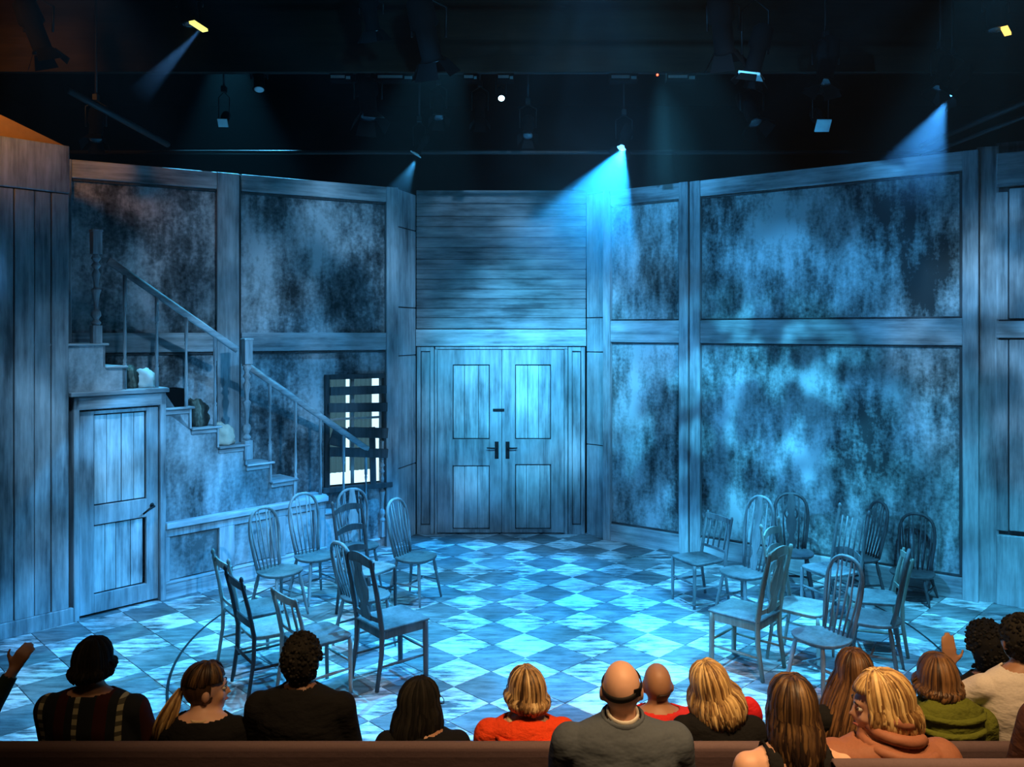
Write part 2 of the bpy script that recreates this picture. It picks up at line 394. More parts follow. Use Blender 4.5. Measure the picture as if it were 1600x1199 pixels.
# right wall
RW = wall(WR, 'wall_right', 0, WR.L, M['pl_r'])
S = WR.s_
zm1, zm0 = WR.z(1300, 499), WR.z(1300, 538)
piece(RW, 'post', 0, S(957), 0, TOP, -.07, 0, M['wv'])
piece(RW, 'post', S(1065), S(1079), 0, TOP, -.09, 0, M['wv']); piece(RW, 'post', S(1081), S(1097), 0, TOP, -.07, 0, M['wv'])
piece(RW, 'post', S(1505), WR.L, 0, TOP, -.07, 0, M['wv'])
for a, b_ in ((957, 1065), (1097, 1505)):
    piece(RW, 'beam', S(a), S(b_), TOP - .19, TOP, -.06, 0, M['wh'])
    piece(RW, 'beam', S(a), S(b_), zm0, zm1, -.06, 0, M['wh'])
    piece(RW, 'skirting', S(a), S(b_), 0, .22, -.06, 0, M['wh'])
    for q in (TOP - .215, zm0 - .02, zm1 + .005, .225):  # thin dark strips in place of the scenery's painted shading lines
        piece(RW, 'rail', S(a), S(b_), q, q + .015, -.03, 0, M['wdark'], .002)
    piece(RW, 'rail', S(b_) - .03, S(b_) - .002, .24, zm0, -.03, 0, M['wdark'], .002)
    piece(RW, 'rail', S(b_) - .03, S(b_) - .002, zm1, TOP - .2, -.03, 0, M['wdark'], .002)

# back wall: boarding over the lintel, door surround and doors
BW = struct(WBK.place(B(0, WBK.L, .08, .16, 0, TOP + .05).obj('wall_back', M['seam'])))
S = WBK.s_; zb = lambda py: Z(py, 10.85)
rows = [297, 318, 338, 354, 371, 387, 405, 421, 436, 452, 467, 482, 497, 514]
for a, b_ in zip(rows, rows[1:]):
    j = rnd.uniform(-.006, .006)
    cut = None
    ends = [(0, WBK.L)] if cut is None else [(0, cut - .003), (cut + .003, WBK.L)]
    for e0, e1 in ends:
        piece(BW, 'board', e0, e1, zb(b_) + .003, zb(a) - .001, .02 + j, .08, M['wboard'], .006, rot=rnd.uniform(-.0015, .0015))
piece(BW, 'lintel', 0, WBK.L, zb(541), zb(515), -.04, .08, M['wh'])
# surround: two narrow side panels and the casing
for a, b_ in ((651, 678), (888, 914)):
    piece(BW, 'casing', S(a), S(a) + .05, 0, zb(542), 0, .08, M['wdoor']); piece(BW, 'casing', S(b_) - .05, S(b_), 0, zb(542), 0, .08, M['wdoor'])
    piece(BW, 'casing', S(a) + .05, S(b_) - .05, zb(549), zb(542), 0, .08, M['wdoor']); piece(BW, 'casing', S(a) + .05, S(b_) - .05, 0, .12, 0, .08, M['wdoor'])
    piece(BW, 'side_panel', S(a) + .058, S(b_) - .058, .13, zb(549) - .008, .045, .08, M['wdoor'], .003)
piece(BW, 'casing', S(680), S(887), zb(546), zb(542), -.01, .08, M['wdoor'])
piece(BW, 'casing', S(679), S(683), 0, zb(546), .0, .08, M['wdoor']); piece(BW, 'casing', S(882), S(887), 0, zb(546), .0, .08, M['wdoor'])
def panel_door(name, P, s0, s1, z0, z1, ups, lows, y0, t, nb, m=None):
    """stile-and-rail door with planked panels; ups/lows = (s0,s1,z0,z1)"""
    m = m or M['wdoor']
    d = empty(name); P.place(d); struct(d)
    (ua, ub, uz0, uz1), (la, lb, lz0, lz1) = ups, lows
    pc = lambda nm, *a, **k: piece(d, nm, *a, **k)
    pc('stile', s0, ua, z0, z1, y0, y0 + t, m, .004); pc('stile', ub, s1, z0, z1, y0, y0 + t, m, .004)
    pc('door_rail', ua, ub, uz1, z1, y0, y0 + t, m, .004); pc('door_rail', ua, ub, lz1, uz0, y0, y0 + t, m, .004); pc('door_rail', ua, ub, z0, lz0, y0, y0 + t, m, .004)
    for (a, b_, c, e_) in (ups, lows):
        pc('panel_back', a, b_, c, e_, y0 + t * .7, y0 + t, M['seam'], 0)
        cuts = [a + .008] + sorted(a + (b_ - a) * (i + rnd.uniform(-.15, .15)) / nb for i in range(1, nb)) + [b_ - .008]
        for q0, q1 in zip(cuts, cuts[1:]): pc('plank', q0 + .0025, q1 - .0025, c + .012, e_ - .014, y0 + t * .45 + rnd.uniform(0, .008), y0 + t * .7, M['wpanel'], .003)
    return d
up = lambda a, b_, y0, y1: (S(a), S(b_), zb(y1), zb(y0))
DL = panel_door('door_1', WBK, S(683) + .004, S(784) - .003, .02, zb(546) - .008, up(707, 765, 570, 687), up(707, 765, 728, 828), .01, .07, 3)
DR = panel_door('door_2', WBK, S(784) + .003, S(882) - .004, .02, zb(546) - .008, up(805, 861, 570, 687), up(805, 861, 726, 828), .01, .07, 3)
# the middle stiles are wide: the panels above sit inboard, so recentre: handles, plates and bolt
for d, px, sg in ((DL, 776, -1), (DR, 793, 1)):
    hp = B(S(px) - .03, S(px) + .03, .008, .02, zb(718), zb(690)).obj('handle_plate', M['iron'], d, .006)
    MB().tube([(S(px), .01, zb(700)), (S(px), -.04, zb(700)), (S(px) + sg * .06, -.05, zb(700)), (S(px) + sg * .13, -.05, zb(700) + .004)], [.011, .011, .010, .008]).obj('lever', M['iron'], hp)
    MB().ell((S(px), .008, zb(712)), (.008, .006, .014), 8, 6).obj('keyhole', M['seam'], hp)
B(S(770), S(788), -.01, .02, zb(643), zb(639)).obj('bolt', M['iron'], DL, .003)
# angled jambs
def jamb(name, x0, y0, x1, y1, cuts):
    P = Plane(x0, y0, x1, y1)
    o = struct(P.place(B(0, P.L, .03, .1, 0, TOP + .02).obj(name, M['seam'])))
    for a, b_ in zip(cuts, cuts[1:]): piece(o, 'board', .01, P.L - .01, a + .006, b_ - .006, 0, .03, M['wv'], .006)
    return o
jamb('wall_jamb_left', -1.44, 10.37, -1.27, 10.85, [0, .95, 2.38, 3.0, 4.02, 4.5])
jamb('wall_jamb_right', .98, 10.85, 1.21, 10.62, [0, 1.2, 2.42, 2.87, 4.5])

# side wall with the little door, pilaster to the left
S = PS.s_
SWall = struct(PS.place(B(S(258) - .02, S(252), .16, .2, 0, .5).obj('trim_1', M['wdark'])))
pil = struct(PS.place(B(S(-80), S(106), .0, .5, 0, 4.40).obj('wall_left_front', M['wdark'])))
edges = [-80, -40, -6, 20, 52, 78, 106]
for i, (a, b_) in enumerate(zip(edges, edges[1:])):
    piece(pil, 'plank', S(a) + .004, S(b_) - .004, .14, PS.z(60, 300), -.03 - .006 * (i % 2), 0, M['wv'], .005)
piece(pil, 'header_board', S(-80), S(106), PS.z(60, 298), 4.40, -.045, 0, M['wv'])
piece(pil, 'skirting', S(-80), S(112), 0, .14, -.05, 0, M['wv'])
oc = MB(); oc.prism([(S(-80), 4.405), (S(98), 4.405), (S(0), PS.z(0, 180)), (S(-80), PS.z(0, 150))], -.02, .4)  # wedge stands for the warm-lit house wall over the pilaster
tag(PS.place(oc.obj('lit_wall_wedge', M['ochre'])), 'wedge of house wall above the left wooden pilaster, warm light in its ochre', 'panel')
# door casing and little door
dz1 = PS.z(180, 617)
D3 = panel_door('door_3', PS, S(124), S(247), .03, PS.z(185, 640), (S(147), S(229), PS.z(185, 786), PS.z(185, 645)), (S(142), S(226), .20, PS.z(185, 815)), .0, .05, 4)
for a, b_ in ((113, 122), (248, 257)):
    piece(D3, 'door_frame', S(a), S(b_), 0, dz1, -.04, .12, M['wv'])
piece(D3, 'door_frame', S(113), S(257), PS.z(185, 637), dz1, -.04, .12, M['wh'])
hs, hz_ = S(237), PS.z(237, 790)
hp3 = MB().ell((hs, -.012, hz_), (.022, .01, .028), 12, 8).obj('handle_plate', M['iron'], D3)
MB().tube([(hs, 0, hz_), (hs, -.06, hz_), (hs - .05, -.065, hz_ - .02), (hs - .11, -.065, hz_ - .06)], [.012, .012, .011, .009]).obj('lever', M['iron'], hp3)

# ------------------------------------------------------------------ staircase
ST = empty('staircase'); PS.place(ST)
tag(ST, 'blue-grey wooden staircase with turned balusters descending along the left wall', 'staircase')
def depth(s):     # how far a tread reaches back to the left wall
    p = PS.o + PS.d * s; n = Vector((-WL.d.y, WL.d.x)); g = (WL.o - p).dot(n)
    b_ = Vector((-PS.d.y, PS.d.x)); return max(.03, g / b_.dot(n) - .08)
steps = [(-.75, -.57, 2.58), (-.57, -.39, 2.36), (-.39, 0, 2.13), (0, .28, 1.92), (.28, .58, 1.695), (.58, .90, 1.47), (.90, 1.2, 1.245), (1.2, 1.5, 1.02), (1.5, 1.88, .78), (1.88, 2.15, .56), (2.15, 2.42, .34), (2.42, 2.66, .12)]
steps[0] = (-1.25, -.57, 2.58)
for s0, s1, z in steps:
    MB().prism([(s0, -.02), (s1 + .03, -.02), (s1 + .03, depth(s1 + .03)), (s0, depth(s0))], z - .022, z, 'xy').obj('tread', M['wh'], ST, .006)
    MB().prism([(s1 - .02, .0), (s1, .0), (s1, depth(s1)), (s1 - .02, depth(s1))], z - .225, z - .023, 'xy').obj('riser', M['wv'], ST)
# stringer side: plaster field under the steps
poly = [(S(258), 0)]
poly += [(S(258), 2.09)]
pts = [(S(258), 2.09)]
poly = [(2.66, 0), (S(258), 0), (S(258), 2.09), (0, 2.09)]
for s0, s1, z in steps[3:]: poly += [(s0, z - .023), (s1, z - .023)]
sp = MB(); sp.prism(poly, .03, .07); sp.obj('stringer_panel', M['pl_s'], ST)
pu = MB()
for s0, s1, z in steps[:2]: pu.box(s0, s1, .0, .05, 2.13, z - .023)
pu.obj('upper_panel', M['pl_s'], ST)
piece(ST, 'ledge', S(107), .02, dz1 + .002, 2.129, -.07, .06, M['wh'])
for s0, s1, z in steps[3:9]:      # thin bracket boards under each tread end
    piece(ST, 'bracket', s0 + .005, s1 - .005, z - .07, z - .024, .012, .03, M['wh'], .004)
# wainscot with framed panels and cap
wz = .77
piece(ST, 'wainscot_cap', S(257), 1.91, wz - .065, wz, -.055, .03, M['wh'], .008)
piece(ST, 'wainscot_rail', S(257), 1.90, wz - .15, wz - .07, -.015, .03, M['wv'])
piece(ST, 'skirting', S(257), 1.90, 0, .15, -.03, .03, M['wh'])
piece(ST, 'skirting_cap', S(257), 1.90, .15, .17, -.038, .03, M['wh'], .004)
for a, b_ in ((257, 265), (342, 366), (424, 446), (490, 508)):
    piece(ST, 'wainscot_stile', S(a), min(1.90, S(b_)), .17, wz - .15, -.015, .03, M['wv'])
for a, b_ in ((265, 342), (366, 424), (446, 490)):
    piece(ST, 'wainscot_panel', S(a) + .008, S(b_) - .008, .18, wz - .16, .012, .03, M['wain'], .004)
def lathe(b, x, y, z0, z1, prof, n=12):
    pts = [(x, y, z0 + (z1 - z0) * t) for t, r_ in prof]; b.tube(pts, [r_ for t, r_ in prof], n); return b
def rail_z(s):
    a = ((-.567, 3.40), (.79, 2.50)) if s < .83 else ((.86, 2.36), (2.50, 1.26))
    (s0, z0), (s1, z1) = a; return z0 + (z1 - z0) * (s - s0) / (s1 - s0)
def tread_z(s):
    for s0, s1, z in steps:
        if s0 <= s < s1: return z
    return 0
BP = [(0, .019), (.22, .019), (.225, .012), (.25, .02), (.27, .011), (.36, .017), (.5, .014), (.66, .010), (.70, .018), (.715, .011), (.73, .019), (.99, .018)]
for px in (197, 247, 293, 338, 424, 464, 503, 539, 574):
    s = S(px); z0 = tread_z(s); z1 = rail_z(s) - .02; H = z1 - z0
    b = MB(); lathe(b, s, .03, z0, z1, BP, 10); b.obj('baluster', M['wv'], ST)
def newel(s, z0, z1, nm='newel_post', w_=.042):
    b = MB(); H = z1 - z0
    b.box(s - w_, s + w_, .03 - w_, .03 + w_, z0, z0 + .16 * H); b.box(s - w_, s + w_, .03 - w_, .03 + w_, z1 - .2 * H, z1)
    b.box(s - w_ * 1.15, s + w_ * 1.15, .03 - w_ * 1.15, .03 + w_ * 1.15, z1, z1 + .02)
    lathe(b, s, .03, z0 + .16 * H, z1 - .2 * H, [(0, .03), (.04, .045), (.08, .020), (.14, .046), (.2, .038), (.22, .018), (.3, .020), (.44, .034), (.5, .046), (.53, .020), (.6, .022), (.72, .038), (.79, .018), (.84, .044), (.89, .020), (.94, .044), (1, .025)], 14)
    return b.obj(nm, M['wv'], ST, .003)
newel(S(152), 2.58, PS.z(152, 362)); newel(S(388), 1.3, PS.z(388, 532), w_=.045); newel(S(600), .12, 1.30, w_=.03)
for s0, s1 in ((-.53, .80), (.88, 2.53)):
    MB().tube([(s0, .03, rail_z(s0) + .0), (s1, .03, rail_z(s1) + .0)], [.036, .036], 10, (.8, 1)).obj('handrail', M['wh'], ST)

# things left on the stairs
def crumple(name, c, r_, m, seed, amp=.25, fl_=1.0, nu=26, nv=16):
    b = MB(); b.ell((0, 0, 0), r_, nu, nv)
    vs_ = []
    for v in b.v:
        v = Vector(v); n_ = mnoise.noise(v * 14 + Vector((seed, 0, 0))) * amp + mnoise.noise(v * 34 + Vector((0, seed, 0))) * amp * .35
        v = v * (1 + n_); v.z = max(v.z, -r_[2] * .55); vs_.append(tuple(v))
    b.v = vs_; o = b.obj(name, m); p = PS.o + PS.d * c[0] + Vector((-PS.d.y, PS.d.x)) * c[1]
    o.location = (p.x, p.y, c[2] + r_[2] * .55 + .001); o.rotation_euler = (0, 0, PS.rz); return o
patt = plaster('mottled_dark_cloth', (.015, .012, .01), (.05, .05, .04), (.35, .35, .28), 4, 8)
tag(crumple('bundle', (S(214), .19, 2.13), (.10, .12, .14), patt, 3, .25), 'dark mottled bundle on the stair landing above the little door', 'bundle')
tag(crumple('bundle', (S(236), .16, 2.13), (.11, .11, .12), M['white_s'], 8, .32), 'pale crumpled cloth on the landing beside the dark bundle', 'cloth')
tag(crumple('bundle', (S(318), .17, 1.695), (.14, .12, .19), patt, 12, .28), 'mottled sack slumped on the second step below the landing', 'sack')
tag(crumple('bundle', (S(357), .16, 1.47), (.15, .12, .15), flat('cream_cloth', (.72, .62, .5), .9), 17, .35), 'cream crumpled cloth on the third step behind the tall newel', 'cloth')
cr = empty('crate'); p = PS.o + PS.d * S(276) + Vector((-PS.d.y, PS.d.x)) * .17; cr.location = (p.x, p.y, 1.921); cr.rotation_euler = (0, 0, PS.rz)
tag(cr, 'black open-topped crate on the step just below the landing', 'crate')
for nm, a in (('side', (-.12, .12, -.12, -.105, 0, .185)), ('side', (-.12, .12, .105, .12, 0, .185)), ('side', (-.12, -.105, -.105, .105, 0, .185)), ('side', (.105, .12, -.105, .105, 0, .185)), ('bottom', (-.105, .105, -.105, .105, 0, .012))):
    B(*a).obj(nm, M['black'], cr, .003)

# right end pilaster
S = PR.s_
RP = struct(PR.place(B(0, PR.L, .0, .3, 0, TOP + .06).obj('wall_right_front', M['wdark'])))
zp = lambda py: PR.z(1575, py)
piece(RP, 'capital', -.0, PR.L, zp(292), zp(240), -.07, 0, M['wh'])
piece(RP, 'upper_board', 0, .10, zp(500), zp(300), -.02, 0, M['wv']); piece(RP, 'upper_board', .11, PR.L, zp(498), zp(296), -.045, 0, M['wdoor'])
piece(RP, 'mid_block', 0, PR.L, zp(528), zp(502), -.06, 0, M['wh'])
piece(RP, 'lower_board', 0, .10, zp(830), zp(531), -.02, 0, M['wv']); piece(RP, 'lower_board', .11, PR.L, zp(828), zp(531), -.045, 0, M['wv'])
piece(RP, 'base_block', 0, PR.L, 0, zp(836), -.06, 0, M['wv'])
Pj = Plane(4.66, 8.17, 4.80, 8.12)
struct(Pj.place(B(-.02, Pj.L + .02, -.01, .2, 0, TOP + .03).obj('trim_2', M['wv'])))

# ------------------------------------------------------------------ chairs (local +x is the way a chair faces)
CW = {}
for nm, d_, l_ in (('blue', (.07, .085, .095), (.40, .45, .47)), ('pale', (.16, .19, .18), (.58, .62, .58)), ('dark', (.022, .022, .026), (.10, .11, .12)), ('mid', (.045, .055, .06), (.21, .24, .25)), ('green', (.10, .12, .10), (.38, .42, .36))):
    CW[nm] = wood('worn_chair_paint_' + nm, 'z', d_, l_, .36, .64, .55, 60)
def leg(t, m, p0, p1, r_=.017, turned=True):
    p0 = Vector(p0); p1 = Vector(p1)
    ts = [0, .12, .3, .36, .38, .42, .6, .9, 1]; rs = [.75, .95, 1.15, .8, 1.1, .85, 1.0, .7, .62] if turned else [1, 1, 1, 1, 1, 1, .95, .9, .85]
    MB().tube([p0.lerp(p1, a) for a in ts], [r_ * a for a in rs], 8).obj('leg', m, t)
def stret(t, m, a, b_, r_=.010):
    a = Vector(a); b_ = Vector(b_); MB().tube([a, a.lerp(b_, .5), b_], [r_ * .8, r_ * 1.25, r_ * .8], 8).obj('stretcher', m, t)
def seat_shape(t, m, hx, hy, z, th=.032, p=2.6, taper=.06):
    n = 28; b = MB(); rings = []
    for zz_, k in ((z - th, .93), (z - th * .4, 1), (z - .003, 1), (z, .97)):
        r_ = []
        for i in range(n):
            a = 2 * math.pi * i / n; c, s_ = math.cos(a), math.sin(a)
            x = hx * math.copysign(abs(c) ** (2 / p), c); y = hy * math.copysign(abs(s_) ** (2 / p), s_)
            r_.append((x * k, y * k * (1 + taper * x / hx), zz_))
        rings.append(r_)
    vs_ = [v for r_ in rings for v in r_]; fs = [tuple(reversed(range(n)))]
    for j in range(3):
        for i in range(n): fs.append((j * n + i, j * n + (i + 1) % n, (j + 1) * n + (i + 1) % n, (j + 1) * n + i))
    inner = [(x * .55, y * .55, z - .010) for x, y, _ in rings[-1]]; o = len(vs_); vs_ += inner
    for i in range(n): fs.append((3 * n + i, 3 * n + (i + 1) % n, o + (i + 1) % n, o + i))
    fs.append(tuple(o + i for i in range(n))); b.add(vs_, fs, False)
    return b.obj('seat', m, t, .003)
def plank_curve(b, pts_bot, pts_top, th):
    """ribbon between two point rows with thickness along +x"""
    n = len(pts_bot); vs_ = []
    for row in (pts_bot, pts_top):
        for p in row: vs_.append(tuple(p))
    for row in (pts_bot, pts_top):
        for p in row: vs_.append((p[0] + th, p[1], p[2]))
    fs = []
    for i in range(n - 1):
        fs += [(i, i + 1, n + i + 1, n + i), (2 * n + i, 3 * n + i, 3 * n + i + 1, 2 * n + i + 1), (i, 2 * n + i, 2 * n + i + 1, i + 1), (n + i, n + i + 1, 3 * n + i + 1, 3 * n + i)]
    fs += [(0, n, 3 * n, 2 * n), (n - 1, 3 * n - 1, 4 * n - 1, 2 * n - 1)]
    return b.add(vs_, fs)
def hoop_chair(t, m, top=.98, seat_z=.44, half=.185, splat=False, legs_h=None, wheel=False, sm=None, bend=.10, nsp=6):
    sm = sm or (CW['mid'] if m != CW['dark'] else m); hw = .20
    seat_shape(t, sm, .205, .205, seat_z, p=2.3)
    for sx in (-1, 1):
        for sy in (-1, 1): leg(t, m, (sx * .13, sy * .13, seat_z - .03), (sx * (.20 if sx < 0 else .185), sy * .19, .003))
    lz = seat_z * .42
    f = lambda sx, sy: Vector((sx * .165, sy * .162, lz))
    stret(t, m, f(-1, -1), f(1, -1)); stret(t, m, f(-1, 1), f(1, 1)); stret(t, m, (0, -.16, lz), (0, .16, lz))
    H = top - seat_z; xb = -.155
    def arch(a):   # 0..pi
        y = -math.cos(a); z = math.sin(a)
        k = min(1, z * 1.5); yy = (half * .86 + .045 * math.sin(min(1, k) * math.pi * .5)) * y if z < .999 else 0
        return yy, z
    pts = []; N_ = 26
    for i in range(N_ + 1):
        u = i / N_; a = math.pi * u; c = -math.cos(a); s_ = math.sin(a)
        y = math.copysign(abs(c) ** .75, c) * half * (.70 + .52 * min(1, s_ * 1.15)) if abs(c) > 1e-6 else 0
        z = seat_z - .01 + H * (s_ ** .82 if s_ > 0 else 0)
        pts.append((xb - bend * (z - seat_z) / H - .0, y, z))
    MB().tube(pts, .0155, 8).obj('hoop', m, t)
    def top_at(y):
        best = min(pts[5:-5], key=lambda p: abs(p[1] - y)); return best
    ys = [half * (-.78 + 1.56 * i / (nsp - 1)) for i in range(nsp)]
    if splat or wheel: ys = [y for y in ys if abs(y) > .045]
    for y in ys:
        tp = top_at(y); MB().tube([(xb + .02, y * .72, seat_z - .01), (xb - bend * .4, y * .9, seat_z + H * .4), tp], [.0075, .009, .0065], 6).obj('spindle', m, t)
    if splat or wheel:
        o = []
        prof = [(0, .03), (.12, .045), (.22, .022), (.35, .05), (.5, .055), (.62, .03), (.75, .042), (.9, .03), (.985, .028)]
        row0 = [(xb + .012 - bend * a, -w_, seat_z + H * a - .004) for a, w_ in prof]; row1 = [(xb + .012 - bend * a, w_, seat_z + H * a - .004) for a, w_ in prof]
        b = MB(); plank_curve(b, row0, row1, .010); 
        b.obj('splat', m, t)
    if wheel:
        c = (xb - bend * .6, 0, seat_z + H * .62)
        MB().tube([(c[0] - .004, .062 * math.cos(a), c[2] + .075 * math.sin(a)) for a in [2 * math.pi * i / 16 for i in range(17)]], .009, 6, cap=False).obj('wheel_ring', m, t)
def post(t, m, x0, y, top, seat_z, lean, r_=.017, knob=False, sq=False):
    pts = [(x0 - .045, y, .003), (x0 - .005, y, seat_z * .6), (x0, y, seat_z), (x0 - lean * .45, y, seat_z + (top - seat_z) * .5), (x0 - lean, y, top - .02), (x0 - lean * 1.03, y, top)]
    rs = [r_ * .85, r_, r_ * 1.1, r_, r_ * .85, r_ * .6]
    if knob: pts += [(x0 - lean * 1.05, y, top + .012), (x0 - lean * 1.07, y, top + .03), (x0 - lean * 1.08, y, top + .045)]; rs += [r_ * 1.05, r_ * .95, r_ * .3]
    MB().tube(pts, rs, 4 if sq else 8).obj('back_post', m, t)
def slat(t, m, x, hy, z0, z1, curve=.03, crest=0, th=.012, lean=0, nm='slat', wav=0):
    n = 13; bot = []; tp = []
    for i in range(n):
        u = -1 + 2 * i / (n - 1); xx = x - curve * (1 - u * u)
        e_ = crest * (1 - u * u) + wav * math.cos(u * math.pi * 2) 
        bot.append((xx, u * hy, z0 + crest * .45 * (1 - u * u))); tp.append((xx - lean, u * hy, z1 + e_))
    b = MB(); plank_curve(b, bot, tp, th); b.obj(nm, m, t)
def square_legs(t, m, hx, hy, seat_z, r_=.020, turned=False):
    for sy in (-1, 1): leg(t, m, (hx, sy * hy, seat_z - .02), (hx + .005, sy * hy, .003), r_, turned)
def apron(t, m, hx, hy, z0, z1):
    for sy in (-1, 1): B(-hx, hx, sy * hy - .009, sy * hy + .009, z0, z1).obj('apron', m, t)
    B(hx - .009, hx + .009, -hy, hy, z0, z1).obj('apron', m, t); B(-hx - .009, -hx + .009, -hy, hy, z0, z1).obj('apron', m, t)
def side_stretchers(t, m, hx, hy, z):
    stret(t, m, (-hx - .02, hy, z), (hx, hy, z)); stret(t, m, (-hx - .02, -hy, z), (hx, -hy, z)); stret(t, m, (hx - .0, -hy, z + .05), (hx, hy, z + .05))
def ladder_chair(t, m, top=1.0, seat_z=.44, n=4, hy=.19, crest=.02, knob=True, sm=None, sq=False, lean=.09):
    sm = sm or m; seat_shape(t, sm, .20, .205, seat_z, .035, 5)
    for sy in (-1, 1): post(t, m, -.19, sy * hy, top, seat_z, lean, .016, knob, sq)
    square_legs(t, m, .175, hy - .01, seat_z, .017, True)
    H = top - seat_z
    for i in range(n):
        z0 = seat_z + H * (.22 + .68 * i / max(1, n - 1)) - .03
        slat(t, m, -.19 - lean * (z0 - seat_z) / H, hy, z0, z0 + .045, .025, crest)
    side_stretchers(t, m, .18, hy - .005, .2); stret(t, m, (-.21, -hy, .26), (-.21, hy, .26))
def vase_chair(t, m, top=1.0, seat_z=.45, hy=.20, sm=None):
    b = MB(); b.box(-.215, .22, -.205, .205, seat_z - .012, seat_z + .008); b.obj('seat', sm or m, t, .006)
    for sy in (-1, 1): post(t, m, -.2, sy * (hy - .012), top, seat_z, .10, .022, False, True)
    for sy in (-1, 1): leg(t, m, (.19, sy * (hy - .015), seat_z - .01), (.195, sy * (hy - .015), .003), .023, False)
    apron(t, m, .19, hy - .02, seat_z - .075, seat_z - .013)
    side_stretchers(t, m, .19, hy - .02, .17)
    H = top - seat_z
    slat(t, m, -.285, hy - .005, top - .085, top - .03, .02, .045, .016, nm='crest_rail')
    slat(t, m, -.215, hy - .02, seat_z + .05, seat_z + .085, .015, 0, .014, nm='lower_rail')
    prof = [(.08, .07), (.16, .075), (.3, .045), (.42, .085), (.55, .10), (.68, .075), (.78, .05), (.9, .06)]
    for sg in (-1, 1):     # two halves of the vase leave a slot between them
        row0 = [(-.222 - .10 * a, sg * (.010 if .3 < a < .8 else .0), seat_z + H * a) for a, w_ in prof]; row1 = [(-.222 - .10 * a, sg * w_, seat_z + H * a) for a, w_ in prof]
        b = MB(); plank_curve(b, row0, row1, .011); b.obj('splat', m, t)
def slat_chair(t, m, top=.86, seat_z=.44, hy=.185, n=4, knob=False, sm=None, vertical=True):
    sm = sm or CW['mid']
    seat_shape(t, sm or m, .20, .20, seat_z, .03, 6)
    for sy in (-1, 1): post(t, m, -.19, sy * hy, top, seat_z, .08, .016, knob)
    square_legs(t, m, .175, hy - .01, seat_z, .017, False)
    slat(t, m, -.255, hy, top - .07, top - .02, .02, .004, nm='top_rail')
    H = top - seat_z
    slat(t, m, -.20, hy - .01, seat_z + .06, seat_z + .085, .015, 0, nm='lower_rail')
    for i in range(n):
        y = (hy - .06) * (-1 + 2 * i / (n - 1)); b = MB()
        b.tube([(-.215, y, seat_z + .07), (-.245, y, seat_z + H * .55), (-.272, y, top - .05)], [.007, .010, .007], 6, (.6, 1.3)); b.obj('spindle', m, t)
    side_stretchers(t, m, .18, hy - .005, .19)
def chair(name, x, y, th, fn, label, group, **k):
    t = empty(name, (x, y, .004), R(th)); tag(t, label, 'chair', group); fn(t, **k); return t
GL, GR = 'odd wooden chairs standing left of the floor', 'odd wooden chairs standing right of the floor'
chair('windsor_chair', -2.20, 7.74, -35, hoop_chair, 'hoop-back spindle chair in front of the stair wainscot, nearest the little door', GL, m=CW['blue'], top=1.0)
chair('windsor_chair', -1.98, 8.25, -45, hoop_chair, 'tall hoop-back spindle chair against the right end of the stair wainscot', GL, m=CW['blue'], top=1.03)
chair('windsor_chair', -1.62, 8.65, -62, hoop_chair, 'hoop-back chair with a centre splat, farthest back of the left chairs', GL, m=CW['blue'], top=.99, splat=True)
chair('ladder_back_chair', -1.37, 7.82, -33, ladder_chair, 'dark-posted ladder-back chair standing in front of the splat hoop-back', GL, m=CW['dark'], sm=CW['blue'], top=1.02, n=3, crest=.035)
chair('windsor_chair', -1.26, 7.02, 42, hoop_chair, 'small hoop-back chair seen edge-on, bright spindles, left of the vase-splat chair', GL, m=CW['blue'], top=.93)
chair('plain_chair', -1.45, 6.10, 42, slat_chair, 'low square-framed chair directly before the black-haired man', GL, m=CW['pale'], sm=CW['mid'], top=.80, n=3)
chair('side_chair', -.94, 6.41, 40, vase_chair, 'large square-legged side chair with vase splat, nearest the bare floor on the left', GL, m=CW['mid'])
chair('slat_back_chair', -2.10, 6.68, 38, slat_chair, 'pale narrow-slatted chair leaning outermost on the left, by the floor joint', GL, m=CW['pale'], top=.88, n=2, knob=True)
chair('ladder_back_chair', -1.85, 6.28, 36, ladder_chair, 'ladder-back chair with knobbed posts between the pale slatted and low square chairs', GL, m=CW['dark'], sm=CW['pale'], top=.86, n=2)
chair('windsor_chair', -.97, 8.22, -28, hoop_chair, 'hoop-back spindle chair with splayed legs at the right edge of the left chairs', GL, m=CW['blue'], top=.99)

chair('slat_back_chair', 1.85, 8.15, -155, slat_chair, 'low slat-back chair nearest the door wall on the right', GR, m=CW['blue'], sm=CW['mid'], top=.85, n=4)
chair('windsor_chair', 2.17, 7.68, -147, hoop_chair, 'very tall hoop-back chair with a splat, just right of the low slat-back', GR, m=CW['blue'], top=1.12, splat=True)
chair('wheel_back_chair', 2.87, 8.38, -105, hoop_chair, 'dark wheel-back hoop chair close to the right plaster wall', GR, m=CW['dark'], sm=CW['mid'], top=.99, wheel=True)
chair('crest_back_chair', 3.02, 7.78, -160, ladder_chair, 'spindle chair with a dark curved crest, in front of the wheel-back', GR, m=CW['blue'], sm=CW['blue'], top=.96, n=1, crest=.05)
chair('windsor_chair', 3.46, 8.22, -172, hoop_chair, 'dark hoop-back chair seen almost edge-on behind the crested chair', GR, m=CW['dark'], top=.98)
chair('windsor_chair', 4.02, 8.22, -128, hoop_chair, 'dark short-legged hoop-back chair alone against the far right wall', GR, m=CW['dark'], sm=CW['dark'], top=.83, seat_z=.28, bend=.06)
chair('side_chair', 1.87, 6.58, 137, vase_chair, 'large square-legged chair with tall pale posts facing left, nearest the bare floor', GR, m=CW['green'], sm=CW['mid'])
chair('ladder_back_chair', 2.40, 6.74, -39, ladder_chair, 'tall pale ladder-back chair with four wavy slats', GR, m=CW['pale'], top=1.05, n=4, crest=.03)
